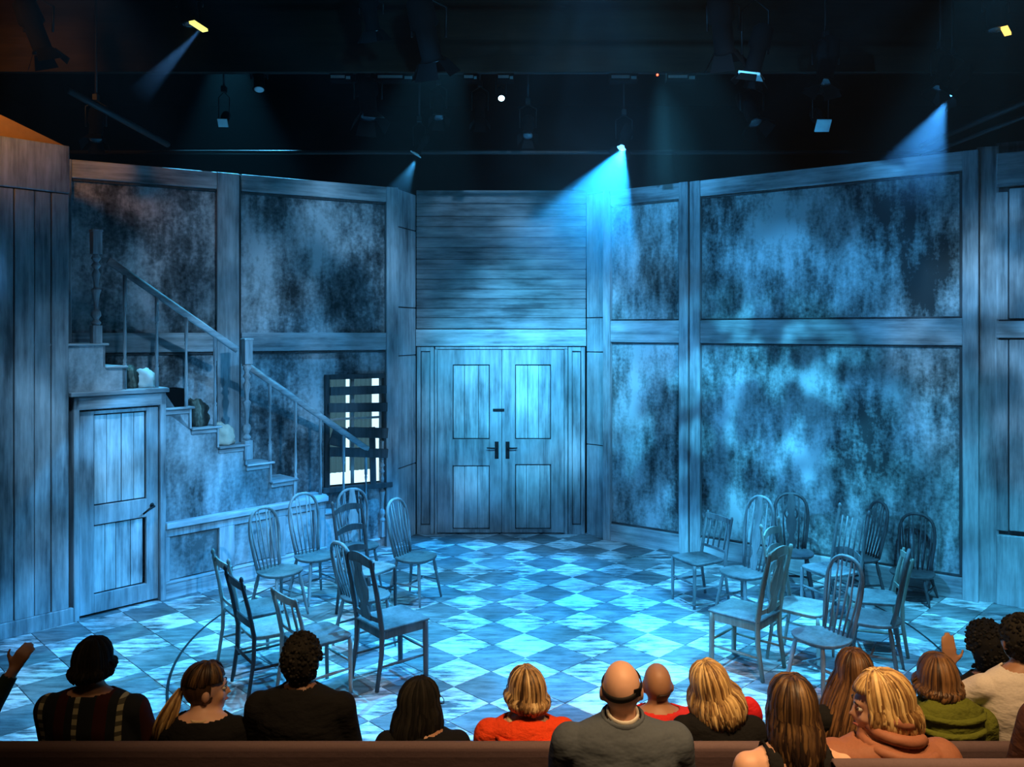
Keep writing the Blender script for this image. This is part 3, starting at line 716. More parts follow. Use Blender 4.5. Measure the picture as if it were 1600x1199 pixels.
chair('windsor_chair', 2.30, 6.07, -155, hoop_chair, 'bright-seated hoop-back chair nearest the audience on the right', GR, m=CW['blue'], top=1.0)
chair('windsor_chair', 2.85, 6.46, 150, hoop_chair, 'dark hoop-back chair seen edge-on just right of the bright-seated one', GR, m=CW['mid'], top=1.0)
chair('plain_chair', 3.08, 6.98, 165, slat_chair, 'small open-backed chair behind the edge-on hoop-back', GR, m=CW['green'], top=.82, n=2)
# press-back spindles of the crested chair
cc = [o for o in COL.objects if o.name.startswith('crest_back_chair')][0]
for i in range(5):
    y = -.13 + .065 * i; MB().tube([(-.19, y, .43), (-.27, y, .90)], [.008, .007], 6).obj('spindle', CW['blue'], cc)

# ------------------------------------------------------------------ overhead rig
def pipe(a, b_, r_, label, nm='lighting_pipe', m='pipe', group=None):
    o = MB().tube([a, b_], r_, 10).obj(nm, M[m]); return tag(o, label, 'pipe', group)
bk = B(-8, 8, 8.0, 8.05, Z(112, 8), 6.39).obj('bulkhead', M['bulk']); struct(bk, 'dark brown bulkhead beam spanning above the stage')
pipe((-7.9, 9.3, Z(238, 9.3)), (7.9, 9.3, Z(238, 9.3)), .024, 'thin dark pipe spanning just above the top of the set')
pipe((-7.9, 8.7, 5.45), (7.9, 8.7, 5.45), .024, 'lighting pipe behind the bulkhead carrying the upper row of lamps')
pipe((-7.9, 6.9, 5.55), (7.9, 6.9, 5.55), .024, 'front lighting pipe high across the stage before the bulkhead')
pipe((X(105, 6.6), 6.6, Z(140, 6.6)), (X(262, 8.2), 8.2, Z(226, 8.2)), .03, 'slanting grey pipe at the upper left')
pipe((X(1440, 8.6), 8.6, Z(228, 8.6)), (X(1700, 6.6), 6.6, Z(118, 6.6)), .026, 'upper of the two slanting pipes at the right')
pipe((X(1440, 8.6), 8.6, Z(244, 8.6)), (X(1700, 6.6), 6.6, Z(144, 6.6)), .02, 'lower of the two slanting pipes at the right')
def fixture(px, py, D, tgt, label, s=1.0, lens='glass', doors=True, drop=.3, frame=None, name='stage_light'):
    """profile lamp: tapered body, lens, yoke, clamp, barn doors; local -z is the beam"""
    p = Vector((X(px, D), D, Z(py, D))); t = empty(name, p); tag(t, label, 'stage light', 'stage lights hanging over the set')
    d = (Vector(tgt) - p).normalized(); q = d.to_track_quat('-Z', 'Y'); m_ = q.to_matrix()
    def put(o): o.rotation_euler = q.to_euler(); return o
    b = MB(); b.tube([(0, 0, .30 * s), (0, 0, .27 * s), (0, 0, .12 * s), (0, 0, .10 * s), (0, 0, -.08 * s), (0, 0, -.10 * s)], [.05 * s, .085 * s, .095 * s, .07 * s, .07 * s, .085 * s], 14); put(b.obj('lamp_body', M['black'], t))
    b = MB(); b.ell((0, 0, -.098 * s), (.068 * s, .068 * s, .018 * s), 14, 6)
    put(b.obj('lens', LENS[lens], t))
    if doors:
        for i in range(4):
            a = math.pi / 2 * i; b = MB(); c, s_ = math.cos(a), math.sin(a)
            pts = [(-.06, .075, -.10), (.06, .075, -.10), (.085, .14, -.20), (-.085, .14, -.20)]
            pts = [(x * c * s - y * s_ * s, x * s_ * s + y * c * s, z * s) for x, y, z in pts]
            b.add(pts + [(x * 1.03, y * 1.03, z) for x, y, z in pts], [(0, 1, 2, 3), (7, 6, 5, 4), (0, 4, 5, 1), (1, 5, 6, 2), (2, 6, 7, 3), (3, 7, 4, 0)]); put(b.obj('barn_door', M['black'], t))
    if frame: b = MB(); b.box(-.10 * s, .10 * s, *((-.09 * s, .09 * s) if frame == 'cyan' else (.045 * s, .095 * s)), -.14 * s, -.118 * s); put(b.obj('colour_frame', LENS[frame], t))
    b = MB(); b.tube([(-.11 * s, 0, .05 * s), (-.115 * s, 0, drop * .8), (0, 0, drop), (.115 * s, 0, drop * .8), (.11 * s, 0, .05 * s)], .009 * s, 6); b.obj('yoke', M['iron'], t)
    b = MB(); b.box(-.025, .025, -.03, .03, drop - .005, drop + .06); b.obj('clamp', M['pipe'], t, .004)
    hg = MB(); hg.tube([(0, 0, drop + .05), (0, 0, 6.4 - p.z)], .012, 6); hg.obj('hanger', M['pipe'], t)
    return t
LENS = {'glass': flat('lens_glass', (.05, .08, .1), .08, .9), 'lit': emit('lit_lens', (.45, .8, 1.0), 6), 'gold': emit('glowing_amber_gel', (1.0, .62, .12), .9),
        'blue': emit('glowing_blue_lens', (.08, .45, 1.0), 3.0), 'yell': emit('glowing_yellow_gel', (.85, .8, .2), .65)}
LENS['cyan'] = flat('pale_gel', (.6, .85, .9), .4)
LENS['steel'] = flat('bare_steel', (.8, .85, .88), .35, .6, .2)
FX = [
 (296, 20, 6.9, (-2.2, 6.8, 1), 'lamp with a glowing yellow gel at the upper left', 1.0, 'yell', False),
 (1556, 28, 6.9, (4.2, 6.8, 1), 'lamp with a glowing amber gel at the upper right corner', 1.0, 'gold', False),
 (975, 222, 9.05, (.5, 8.3, 3), 'lit lamp throwing the bright blue beam beside the door wall', .8, 'blue', True),
 (1488, 134, 8.0, (3.4, 7.8, 4), 'lit lamp throwing the faint blue beam at the right', .9, 'blue', True),
 (655, 232, 9.25, (-1.5, 9.3, 4), 'small lit lamp above the left end of the door wall', .6, 'cyan', False),
 (783, 150, 8.7, (.3, 4.4, .9), 'small lamp with a bright white-blue lens above the door', .5, 'lit', False),
 (575, 165, 8.6, (-.8, 7.0, 0), 'big dark lamp angled down to the right of centre-left', 1.3, 'glass', True),
 (670, 70, 6.9, (.2, 9, 1), 'large dark lamp hanging left of centre before the bulkhead', 1.3, 'glass', True),
 (1130, 60, 6.9, (2.8, 9, 1), 'large dark lamp hanging right of centre before the bulkhead', 1.2, 'glass', True),
 (1180, 95, 6.9, (.9, 7.5, 0), 'dark lamp with a pale barn door beside the large right one', 1.0, 'cyan', True),
 (1290, 110, 7.6, (2.0, 7, 0), 'dark lamp angled down above the right wall beam', 1.1, 'glass', True),
 (1282, 190, 8.7, (3.2, 4.0, 1), 'lamp with two pale square gels above the right wall', .75, 'cyan', False),
 (350, 188, 8.7, (-2.6, 4, 1), 'lamp with one pale square gel above the left wall post', .5, 'cyan', False),
 (405, 130, 8.7, (-2.3, 7, 0), 'lamp with a pale cross-shaped yoke above the left plaster panel', .8, 'steel', False),
 (685, 175, 8.9, (-.3, 6, 0), 'dim tilted lamp just left of the white-lensed lamp', .8, 'glass', True),
 (750, 178, 9.0, (-.3, 8, 0), 'dim lamp hanging close beside the white-lensed lamp', .8, 'glass', True),
 (825, 205, 9.0, (0, 5, 0), 'low dark lamp to the right of the white-lensed lamp', .8, 'glass', True),
 (1175, 180, 8.8, (3.6, 6, 0), 'dim broad lamp above the narrow right plaster panel', 1.1, 'glass', True),
 (150, 205, 8.0, (-3.4, 6, 0), 'dim lamp over the left end of the stairs', .9, 'glass', True),
 (1470, 125, 7.6, (2.9, 7.3, 2), 'dark lamp close to the faint-beam lamp', .8, 'glass', True),
 (580, 30, 6.9, (-.6, 9, 0), 'dark lamp at the top edge left of centre', .9, 'glass', True),
 (60, 60, 6.9, (-2.4, 8, 0), 'dim brown-lit lamp in the top left corner', 1.1, 'glass', True),
]
for px, py, D, tg, lb, s, ln, dr in FX:
    fixture(px, py, D, tg, lb, s, 'glass' if ln in ('yell', 'gold') else ln, dr, drop=(5.5 - Z(py, D) if D < 7 else .3), frame=ln if ln in ('yell', 'gold') else ('cyan' if ln == 'cyan' else None))
# dimmer strips and raceway on the rear pipe with pale tape marks, and a red pilot lamp
for px, wd, lb in ((532, 34, 'pale-marked dimmer box left of centre'), (617, 60, 'long pale-marked dimmer box left of the white lamp'), (735, 22, 'short marked dimmer box beside the white lamp'), (790, 26, 'marked dimmer box directly over the white lamp'), (975, 44, 'marked dimmer box above the bright beam'), (1065, 46, 'dimmer box with the red pilot light')):
    D = 8.6; t = empty('dimmer_box', (X(px, D), D, Z(122, D))); tag(t, lb, 'dimmer box', 'dimmer boxes on the upper pipe')
    hw = X(px + wd / 2, D) - X(px, D)
    B(-hw, hw, 0, .14, -.02, .12).obj('housing', M['black'], t, .006); B(-hw * .9, hw * .4, -.004, 0, .0, .03).obj('tape_strip', LENS['steel'], t); B(hw * .5, hw * .9, -.004, 0, -.01, .02).obj('tape_strip', LENS['cyan'], t)
    if px == 1065: MB().ell((X(1027, D) - X(px, D) + hw * 0, -.01, .03), (.012, .012, .012), 10, 6).obj('pilot_light', emit('red_pilot', (1, .05, .02), 5), t)
    B(-.012, .012, .05, .09, .12, .36 ).obj('bracket', M['pipe'], t)

# ------------------------------------------------------------------ audience
import numpy as np
def hairmat(name, c0, c1, c2):
    m, nt, b = mat(name, .85 if name == 'black_hair' else .5, .2 if name == 'black_hair' else .45)
    g = node(nt, 'ShaderNodeNewGeometry'); tc = node(nt, 'ShaderNodeTexCoord')
    st = noisechain(nt, tc.outputs['Object'], (45, 45, 3), 1, 3)
    f = mathn(nt, 'ADD', mathn(nt, 'MULTIPLY', g.outputs['Random Per Island'], .55), mathn(nt, 'MULTIPLY', st, .45))
    nt.links.new(ramp(nt, f, [(.25, c0), (.5, c1), (.78, c2)]), b.inputs['Base Color']); bump(nt, b, st, .5, .004)
    return m
HM = {'black': hairmat('black_hair', (.004, .004, .004), (.012, .011, .010), (.03, .027, .022)),
      'brown': hairmat('brown_hair', (.03, .013, .006), (.11, .05, .02), (.26, .13, .05)),
      'dkbrown': hairmat('dark_brown_hair', (.012, .006, .004), (.05, .024, .012), (.2, .11, .04)),
      'blonde': hairmat('blonde_hair', (.16, .075, .025), (.5, .31, .12), (.82, .6, .28)),
      'streak': hairmat('streaked_blonde_hair', (.04, .018, .008), (.42, .25, .10), (.8, .58, .3)),
      'auburn': hairmat('auburn_hair', (.10, .03, .008), (.3, .11, .03), (.5, .22, .07))}
SK = {'fair': flat('fair_skin', (.72, .42, .30), .5, .4, 0, .07, 30), 'tan': flat('tan_skin', (.42, .22, .13), .5, .4, 0, .07, 30), 'brown': flat('brown_skin', (.24, .12, .07), .5, .4, 0, .07, 30)}
def clothmat(name, c, rough=.9, fold=.6, sc_=9):
    m, nt, b = mat(name, rough, .2); tc = node(nt, 'ShaderNodeTexCoord')
    f = noisechain(nt, tc.outputs['Object'], (1, 1, 1.8), sc_, 3, .5); g = noisechain(nt, tc.outputs['Object'], (60, 60, 60), 2, 2)
    mx = node(nt, 'ShaderNodeMix', data_type='RGBA'); mx.inputs[6].default_value = (*[v * .85 for v in c], 1); mx.inputs[7].default_value = (*[min(1, v * 1.12) for v in c], 1)
    nt.links.new(g, mx.inputs[0]); nt.links.new(mx.outputs[2], b.inputs['Base Color']); bump(nt, b, f, fold, .03); return m
def plaidmat():
    m, nt, b = mat('plaid_flannel', .9, .2); tc = node(nt, 'ShaderNodeTexCoord'); sp_ = node(nt, 'ShaderNodeSeparateXYZ'); nt.links.new(tc.outputs['Object'], sp_.inputs[0])
    def stripes(o, freq, w_, ph):
        fr_ = mathn(nt, 'FRACT', mathn(nt, 'ADD', mathn(nt, 'MULTIPLY', o, freq), ph), 0); return mathn(nt, 'LESS_THAN', fr_, w_)
    a = stripes(sp_.outputs['X'], 5.2, .13, .35); c = stripes(sp_.outputs['Z'], 22, .55, 0); r_ = stripes(sp_.outputs['X'], 5.2, .3, .85)
    y = mathn(nt, 'MULTIPLY', a, mathn(nt, 'ADD', mathn(nt, 'MULTIPLY', c, .8), .2))
    m1 = node(nt, 'ShaderNodeMix', data_type='RGBA'); m1.inputs[6].default_value = (.016, .02, .026, 1); m1.inputs[7].default_value = (.05, .012, .012, 1); nt.links.new(r_, m1.inputs[0])
    m2 = node(nt, 'ShaderNodeMix', data_type='RGBA'); m2.inputs[7].default_value = (.42, .40, .26, 1); nt.links.new(m1.outputs[2], m2.inputs[6]); nt.links.new(y, m2.inputs[0])
    nt.links.new(m2.outputs[2], b.inputs['Base Color']); return m
DENIM = clothmat('dark_denim', (.02, .025, .04)); SHOE = flat('shoe_leather', (.02, .018, .016), .5)
def remesh(mb, voxel, smooth=6):
    me = mb.mesh('tmp'); o = bpy.data.objects.new('tmp', me); COL.objects.link(o)
    r_ = o.modifiers.new('r', 'REMESH'); r_.mode = 'VOXEL'; r_.voxel_size = voxel
    s_ = o.modifiers.new('s', 'SMOOTH'); s_.factor = .6; s_.iterations = smooth
    dg = bpy.context.evaluated_depsgraph_get(); out = bpy.data.meshes.new_from_object(o.evaluated_get(dg))
    bpy.data.objects.remove(o); bpy.data.meshes.remove(me)
    for p in out.polygons: p.use_smooth = True
    return out
def capsule(b, p0, p1, r0, r1, n=12):
    p0, p1 = Vector(p0), Vector(p1); b.tube([p0, p1], [r0, r1], n); b.ell(p0, (r0,) * 3, n, 8); b.ell(p1, (r1,) * 3, n, 8)
def hand(b, segs, w_, d, curl=.5, side=1, s=1.0, thumb_dir=None):
    """palm and five fingers from wrist w_ along d"""
    d = Vector(d).normalized(); up_ = Vector((0, 0, 1)) if abs(d.z) < .8 else Vector((0, -1, 0))
    a = d.cross(up_).normalized() * side; n_ = a.cross(d).normalized() * side
    w_ = Vector(w_); c = w_ + d * .05 * s
    for k in range(4):
        off = (-.03 + .02 * k) * s
        capsule(b, w_ + a * off * .6 + d * .01, w_ + a * off + d * .088 * s, .014 * s, .0115 * s, 8)
        L = (.066, .078, .072, .056)[k] * s; p = w_ + a * off + d * .09 * s
        q = p + (d * math.cos(curl * .6) - n_ * math.sin(curl * .6)) * L * .5; r_ = q + (d * math.cos(curl * 1.5) - n_ * math.sin(curl * 1.5)) * L * .5
        capsule(b, p, q, .0095 * s, .0085 * s, 8); capsule(b, q, r_, .0085 * s, .007 * s, 8)
    p = w_ + a * -.03 * s + d * .03 * s; q = p + (a * -.8 + d * .6).normalized() * .04 * s; r_ = q + (a * -.3 + d * .95).normalized() * .032 * s
    capsule(b, p, q, .014 * s, .011 * s, 8); capsule(b, q, r_, .011 * s, .008 * s, 8)
    segs.append((tuple(w_), tuple(w_ + d * .17 * s), .04, .03, 'hand'))
def person(px, py, D, seat, label, skin='fair', body_px=None, yaw=0, pitch=0, roll=0, byaw=0, width=1.0, floor=-.15, sleeve='long', neck_z=.60, cloth=None, cname='shirt', cloth_off=.012,
           hair=None, armR=None, armL=None, voxel=.0105, eyes=False, girth=1.0):
    bpx = body_px or px; Xb = X(bpx, D); Xh = X(px, D)
    root = empty('person', (Xb, D, seat), R(byaw)); tag(root, label, 'person', 'seated audience members')
    ca, sa = math.cos(-R(byaw)), math.sin(-R(byaw)); dx = (Xh - Xb); hx, hy0 = dx * ca, dx * sa
    k = (Z(py, D) - seat - .210) / .62
    b = MB(); segs = []; W = width
    sy = -.02
    prof = [(.0, .15, .12, 0), (.05, .175 * girth, .13, 0), (.12, .17 * girth, .125, 0), (.24, .145 * girth, .11 * girth, .0), (.38, .17 * W * girth, .12, -.01), (.47, .185 * W, .12, -.02), (.54, .19 * W, .095, -.025), (.575, .165 * W, .08, -.025), (.60, .105, .068, -.02), (.625, .058, .055, -.012)]
    n = 22; vs_ = []; fs = []
    for z, rx, ry, yo in prof:
        f_ = min(1, z / .62) ** 1.5
        for i in range(n):
            a = 2 * math.pi * i / n; vs_.append((rx * math.cos(a) + hx * f_ * .9, ry * math.sin(a) + yo, z * k))
    m_ = len(prof)
    for j in range(m_ - 1):
        for i in range(n): fs.append((j * n + i, j * n + (i + 1) % n, (j + 1) * n + (i + 1) % n, (j + 1) * n + i))
    fs += [tuple(reversed(range(n))), tuple((m_ - 1) * n + i for i in range(n))]; b.add(vs_, fs, True)
    nz = .60 * k; hc = Vector((hx, hy0 + .02, .62 * k + .095))
    Mh = Matrix.Translation(hc) @ Euler((R(pitch), R(roll), R(yaw)), 'XYZ').to_matrix().to_4x4()
    H = lambda *p: Mh @ Vector(p)
    def hell(c, r_, nu=18, nv=12):
        t_ = MB(); t_.ell(c, r_, nu, nv); b.add([Mh @ Vector(v) for v in t_.v], t_.f, True)
    hell((0, -.010, .018), (.074, .094, .097)); hell((0, .035, -.045), (.056, .062, .068)); hell((0, .074, -.088), (.024, .022, .022), 10, 8)
    hell((0, .078, .022), (.05, .018, .014), 12, 8)
    for s_ in (-1, 1): hell((s_ * .078, -.004, -.014), (.013, .020, .033), 10, 8); hell((s_ * .036, .066, -.03), (.022, .024, .024), 10, 8)
    b.tube([H(0, .088, .018), H(0, .104, -.012), H(0, .112, -.026), H(0, .098, -.034)], [.007, .009, .014, .009], 8)
    hell((0, .092, -.055), (.022, .010, .006), 10, 6); hell((0, .090, -.066), (.018, .010, .006), 10, 6)
    capsule(b, (hx * .88, -.02, nz - .05), H(0, -.018, -.05), .058, .053, 14)
    segs.append((tuple(H(0, -.01, -.02)), tuple(H(0, 0, .02)), .1, .1, 'head')); segs.append(((hx * .9, -.02, nz), tuple(H(0, -.02, -.06)), .056, .053, 'neck'))
    shz = .545 * k; arms = {}
    for s_, pose in ((1, armR), (-1, armL)):
        sh = Vector((s_ * .175 * W + hx * .75, -.02, shz - .02))
        if pose: el, wr, hd, curl = Vector(pose[0]), Vector(pose[1]), Vector(pose[2]), pose[3]
        else: el, wr, hd, curl = Vector((s_ * (.215 * W), .05, max(.17, shz - .29))), Vector((s_ * .13, .26, .16)), Vector((-s_ * .45, .85, -.1)), .8
        capsule(b, sh, el, .056 * min(1.1, girth), .042); capsule(b, el, wr, .042, .028); hand(b, segs, wr, hd, curl, s_)
        segs.append((tuple(sh), tuple(el), .056, .042, 'upperarm')); segs.append((tuple(el), tuple(wr), .042, .028, 'forearm'))
    az = -(seat - floor) + .08
    for s_ in (-1, 1):
        hp = Vector((s_ * .09, .02, .085)); kn = Vector((s_ * .12, .40, .075)); an = Vector((s_ * .12, .42, az)); to = Vector((s_ * .13, .56, az - .045))
        capsule(b, hp, kn, .085, .058); capsule(b, kn, an, .058, .038); capsule(b, an + Vector((0, -.02, -.04)), to, .035, .028)
        segs += [(tuple(hp), tuple(kn), .085, .058, 'leg'), (tuple(kn), tuple(an), .058, .038, 'leg'), (tuple(an), tuple(to), .035, .03, 'foot')]
    for (z0, rx, ry, _), (z1, rx1, ry1, _) in zip(prof[:-2], prof[1:-1]):
        segs.append(((hx * (z0 / .62) ** 1.5, 0, z0 * k), (hx * (z1 / .62) ** 1.5, 0, z1 * k), min(rx, .13), min(rx1, .13), 'torso'))
        for s_ in (-1, 1): segs.append(((s_ * rx * .5, 0, z0 * k), (s_ * rx1 * .5, 0, z1 * k), min(rx * .5, .10), min(rx1 * .5, .10), 'torso'))
    me = remesh(b, voxel); bo = bpy.data.objects.new('body', me); COL.objects.link(bo); bo.parent = root; me.materials.append(SK[skin])
    # sort the skin's faces by the bone they lie on and lay clothing over them
    nv = len(me.vertices); co = np.empty(nv * 3); me.vertices.foreach_get('co', co); co = co.reshape(-1, 3)
    no_ = np.empty(nv * 3); me.vertices.foreach_get('normal', no_); no_ = no_.reshape(-1, 3)
    best = np.full(nv, 9.0); lab = np.zeros(nv, int); names = ['head', 'neck', 'upperarm', 'forearm', 'hand', 'leg', 'foot', 'torso']
    tt = np.zeros(nv)
    for a, c, ra, rb, l_ in segs:
        a = np.array(a); c = np.array(c); ac = c - a; t = np.clip(((co - a) @ ac) / max(1e-9, ac @ ac), 0, 1)
        d = np.linalg.norm(co - (a + t[:, None] * ac), axis=1) - (ra + (rb - ra) * t); q = d < best
        best[q] = d[q]; lab[q] = names.index(l_); tt[q] = t[q]
    z = co[:, 2]; x = co[:, 0] - hx * np.clip(z / (.62 * k), 0, 1) ** 1.5
    nzz = neck_z * k
    dress = ((lab == 7) | (lab == 1) | ((lab == 2) & (sleeve != 'tank'))) & (z < nzz)
    if sleeve == 'long': dress |= (lab == 3)
    if sleeve == 'short': dress &= ~((lab == 2) & (tt > .72))
    if sleeve == 'tank': dress &= ((z < .50 * k - .25 * (np.abs(x) - .1) ** 2) | ((np.abs(x) > .065) & (np.abs(x) < .115) & (z < .6 * k))) & (np.abs(x) < .155)
    dress &= ~((lab == 7) & (z < .06) & (co[:, 1] > .1))
    pants = (lab == 5) | ((lab == 7) & (z < .10)); shoes = lab == 6
    polys = [tuple(p.vertices) for p in me.polygons]
    def garment(mask, nm, m_, off, lab_=None):
        keep = [p for p in polys if all(mask[i] for i in p)]
        if not keep: return
        ids = sorted({i for p in keep for i in p}); mp = {i: j for j, i in enumerate(ids)}
        vv = [tuple(co[i] + no_[i] * (off + (.006 * mnoise.noise(Vector(co[i]) * 9) if off > .01 else 0))) for i in ids]
        g = MB(); g.add(vv, [tuple(mp[i] for i in p) for p in keep], True); o = g.obj(nm, m_, root, recalc=False)
        sl_ = o.modifiers.new('thickness', 'SOLIDIFY'); sl_.thickness = min(off * .8, .012); sl_.offset = -1
        if lab_: o['label'] = lab_
        return o
    garment(dress, cname, cloth, cloth_off); garment(pants, 'trousers', DENIM, .008); garment(shoes, 'shoe', SHOE, .006)
    if eyes:
        EW = flat('eye_white', (.7, .66, .6), .3) if 'eye_white' not in bpy.data.materials else bpy.data.materials['eye_white']
        IR = flat('dark_iris', (.03, .02, .015), .2) if 'dark_iris' not in bpy.data.materials else bpy.data.materials['dark_iris']
        LP = flat('lips', (.45, .14, .12), .5) if 'lips' not in bpy.data.materials else bpy.data.materials['lips']
        for s_ in (-1, 1):
            MB().ell(H(s_ * .031, .079, .004), (.011, .011, .009), 10, 8).obj('eye', EW, root); MB().ell(H(s_ * .031, .088, .004), (.005, .004, .005), 8, 6).obj('iris', IR, root)
            MB().tube([H(s_ * .045, .086, .026), H(s_ * .03, .093, .030), H(s_ * .016, .093, .026)], .003, 5).obj('eyebrow', IR, root)
        MB().tube([H(-.022, .093, -.058), H(0, .103, -.06), H(.022, .093, -.058)], [.003, .006, .003], 6).obj('mouth', LP, root)
    if hair: hairdo(root, Mh, **hair)
    return root, Mh, k, hx
def hairdo(root, Mh, kind, m, length=.2, spread=.02, fringe=True, n=130, seed=1, vol=1.08, flick=0, gather=None, tilt=(0, 0), cut=-.05, front=50):
    rg = random.Random(seed); m = HM[m]
    sk = Vector((.074, .094, .097)); c0 = Vector((0, -.010, .018))
    def shell(vol_, keep, amp=0, nu=44, nv=30, sc_=30):
        b = MB(); b.ell((0, 0, 0), (1, 1, 1), nu, nv); vs_ = []
        for v in b.v:
            v = Vector(v); q = Vector((v.x * sk.x, v.y * sk.y, v.z * sk.z)) * (vol_ + (amp * mnoise.noise(v * sc_ * .2 + Vector((seed, 0, 0))) + amp * .6 * mnoise.noise(v * sc_ * .5)) if amp else vol_) + c0
            vs_.append(q)
        good = [keep(q) for q in vs_]
        g = MB(); g.add([Mh @ q for q in vs_], [f for f in b.f if all(good[i] for i in f)], True)
        o = g.obj('hair', m, root, recalc=False); s_ = o.modifiers.new('t', 'SOLIDIFY'); s_.thickness = .008; s_.offset = 0; return o
    face = lambda q: not (q.y > .028 + max(0, (q.z - .03)) * .9 and q.z < .085)
    if kind == 'short':
        ok = lambda q: face(q) and q.z > cut - .02 and not (abs(q.x) > .07 and q.z < -.0 and q.y > -.03)
        shell(vol, ok, .10, sc_=60); b = MB()
        for i in range(520):
            v = Vector((rg.gauss(0, 1), rg.gauss(0, 1), rg.gauss(0, 1))).normalized(); q = Vector((v.x * sk.x, v.y * sk.y, v.z * sk.z)) * vol * rg.uniform(.99, 1.06) + c0
            if ok(q): b.ell(Mh @ q, (rg.uniform(.006, .011),) * 3, 6, 4, rot=(rg.random(), rg.random(), 0))
        return b.obj('curls', m, root)
    if kind == 'stubble': return shell(1.012, lambda q: q.z < -.005 and q.z > -.075 and q.y < -.01 and q.x > -.02)
    shell(1.05, lambda q: face(q) and q.z > -.06)
    b = MB(); down = Mh.to_3x3().inverted() @ Vector((0, 0, -1))
    for i in range(int(n * 2.7)):
        az = rg.uniform(front, 360 - front); a = R(az)           # azimuth from the face (+y) round the back
        back = (1 - math.cos(a)) / 2
        r_ = vol + rg.uniform(-.03, .05); pts = []
        part = Vector((rg.uniform(-.012, .012), .035 - .05 * back, 0))
        dirn = Vector((math.sin(a), math.cos(a)))
        for j in range(6):
            t = j / 5; el = math.pi / 2 - t * (math.pi / 2 + (.15 if abs(180 - az) < 90 else .0))
            q = Vector((sk.x * math.cos(el) * dirn.x, sk.y * math.cos(el) * dirn.y, sk.z * math.sin(el))) * r_ + c0 + part * (1 - t)
            pts.append(q)
        L = length * rg.uniform(.82, 1.08)
        if gather:
            g0 = Vector(gather); pts = pts[:5]; pts.append(pts[-1].lerp(g0, .55) * 1.0); pts.append(g0 + Vector((rg.uniform(-.012, .012), 0, rg.uniform(-.012, .012))))
        else:
            out = Vector((dirn.x, dirn.y, 0)) * spread; last = pts[-1]; ns = 5; wv_ = rg.uniform(0, 6)
            for j in range(1, ns + 1):
                t = j / ns; wob = Vector((math.sin(wv_ + t * 5) * .006, math.cos(wv_ + t * 4) * .005, 0))
                pts.append(last + down * L * t + out * (t * (1 - t) * 2 + (flick * t * t)) + wob + Vector((tilt[0], tilt[1], 0)) * t)
        rr_ = [.0050 * rg.uniform(.8, 1.3)] * len(pts); rr_[-1] = .0025; rr_[-2] *= .75; rr_[0] *= .5
        b.tube([Mh @ p for p in pts], rr_, 6, (1.5, .75))
    if fringe:
        for i in range(34):
            a = R(rg.uniform(-front, front)); q0 = Vector((0, .03, .1)) + c0 * .5
            pts = [Vector((sk.x * math.cos(e_) * math.sin(a), sk.y * math.cos(e_) * math.cos(a), sk.z * math.sin(e_))) * (vol + .01) + c0 for e_ in (1.5, 1.2, .9, .62, .42)]
            b.tube([Mh @ p for p in pts], [.004, .006, .007, .006, .002], 6, (1.5, .7))
    b.obj('hair_locks', m, root)
    if gather:
        b = MB(); g0 = Mh @ Vector(gather)
        for i in range(90):
            L = length * rg.uniform(.8, 1.1); ox = rg.uniform(-1, 1); oy = rg.uniform(-1, 1)
            pts = [g0 + Vector((ox * .012, oy * .012, 0))]
            for j in range(1, 7):
                t = j / 6; w_ = .012 + .028 * math.sin(t * 2.6); pts.append(g0 + Vector((tilt[0] * t + ox * w_, -.02 - .03 * math.sin(t * 3) + oy * w_ + tilt[1] * t, -L * t)))
            b.tube(pts, [.005, .007, .007, .007, .006, .005, .002], 6)
        b.obj('ponytail', HM['blonde'] if m == HM['dkbrown'] else m, root, recalc=True)
        MB().tube([g0 + Vector((.018 * math.cos(a), .018 * math.sin(a), -.012)) for a in [2 * math.pi * i / 12 for i in range(13)]], .006, 6, cap=False).obj('hair_tie', M['black'], root)
def collar(root, k, hx, m, z=.60, r_=.075, t=.02, nm='collar', lab=None, ry=.07, y0=-.018):
    n = 22; pts = [(hx * .9 + r_ * math.cos(2 * math.pi * i / n), y0 + ry * math.sin(2 * math.pi * i / n), z * k + .012 * math.sin(2 * math.pi * i / n)) for i in range(n + 1)]
    o = MB().tube(pts, t, 8, (.7, 1.3), cap=False).obj(nm, m, root)
    if lab: o['label'] = lab
    return o
def hood(root, k, hx, m, w_=.15, z=.50, dz=.10, bulk=.06, drop=0, seed=2):
    """folded hood lying on the upper back"""
    b = MB(); b.ell((0, 0, 0), (1, 1, 1), 30, 18); vs_ = []
    for v in b.v:
        v = Vector(v); nn = 1 + .10 * mnoise.noise(v * 2.6 + Vector((seed, 0, 0))) + .05 * mnoise.noise(v * 6)
        wz_ = (.55 + .45 * (v.z + 1) / 2); vs_.append((hx * .85 + v.x * w_ * nn * wz_, -.085 + v.y * bulk * nn, z * k + v.z * dz * nn - drop))
    b.v = vs_; b.obj('hood', m, root)
    b = MB()
    for q in (.45, -.05):     # rolled folds
        b.tube([(hx * .85 + w_ * u * .82, -.10 - bulk * .85 * math.sqrt(max(0, 1 - u * u)) * math.sqrt(max(0, 1 - q * q)), z * k + dz * q - drop - .02 * (1 - u * u)) for u in [-1 + .2 * i for i in range(11)]], [.006] + [.016] * 9 + [.006], 8)
    b.obj('hood_fold', m, root)
def glasses(root, Mh):
    b = MB(); H = lambda *p: Mh @ Vector(p)
    for s_ in (-1, 1):
        b.tube([H(s_ * .034 + .022 * math.cos(a), .100, .002 + .018 * math.sin(a)) for a in [2 * math.pi * i / 14 for i in range(15)]], .002, 5, cap=False)
        b.tube([H(s_ * .056, .098, .006), H(s_ * .078, .06, .006), H(s_ * .080, .0, .0)], .002, 5)
    b.tube([H(-.012, .1, .006), H(.012, .1, .006)], .002, 5); b.obj('glasses', M['iron'], root)

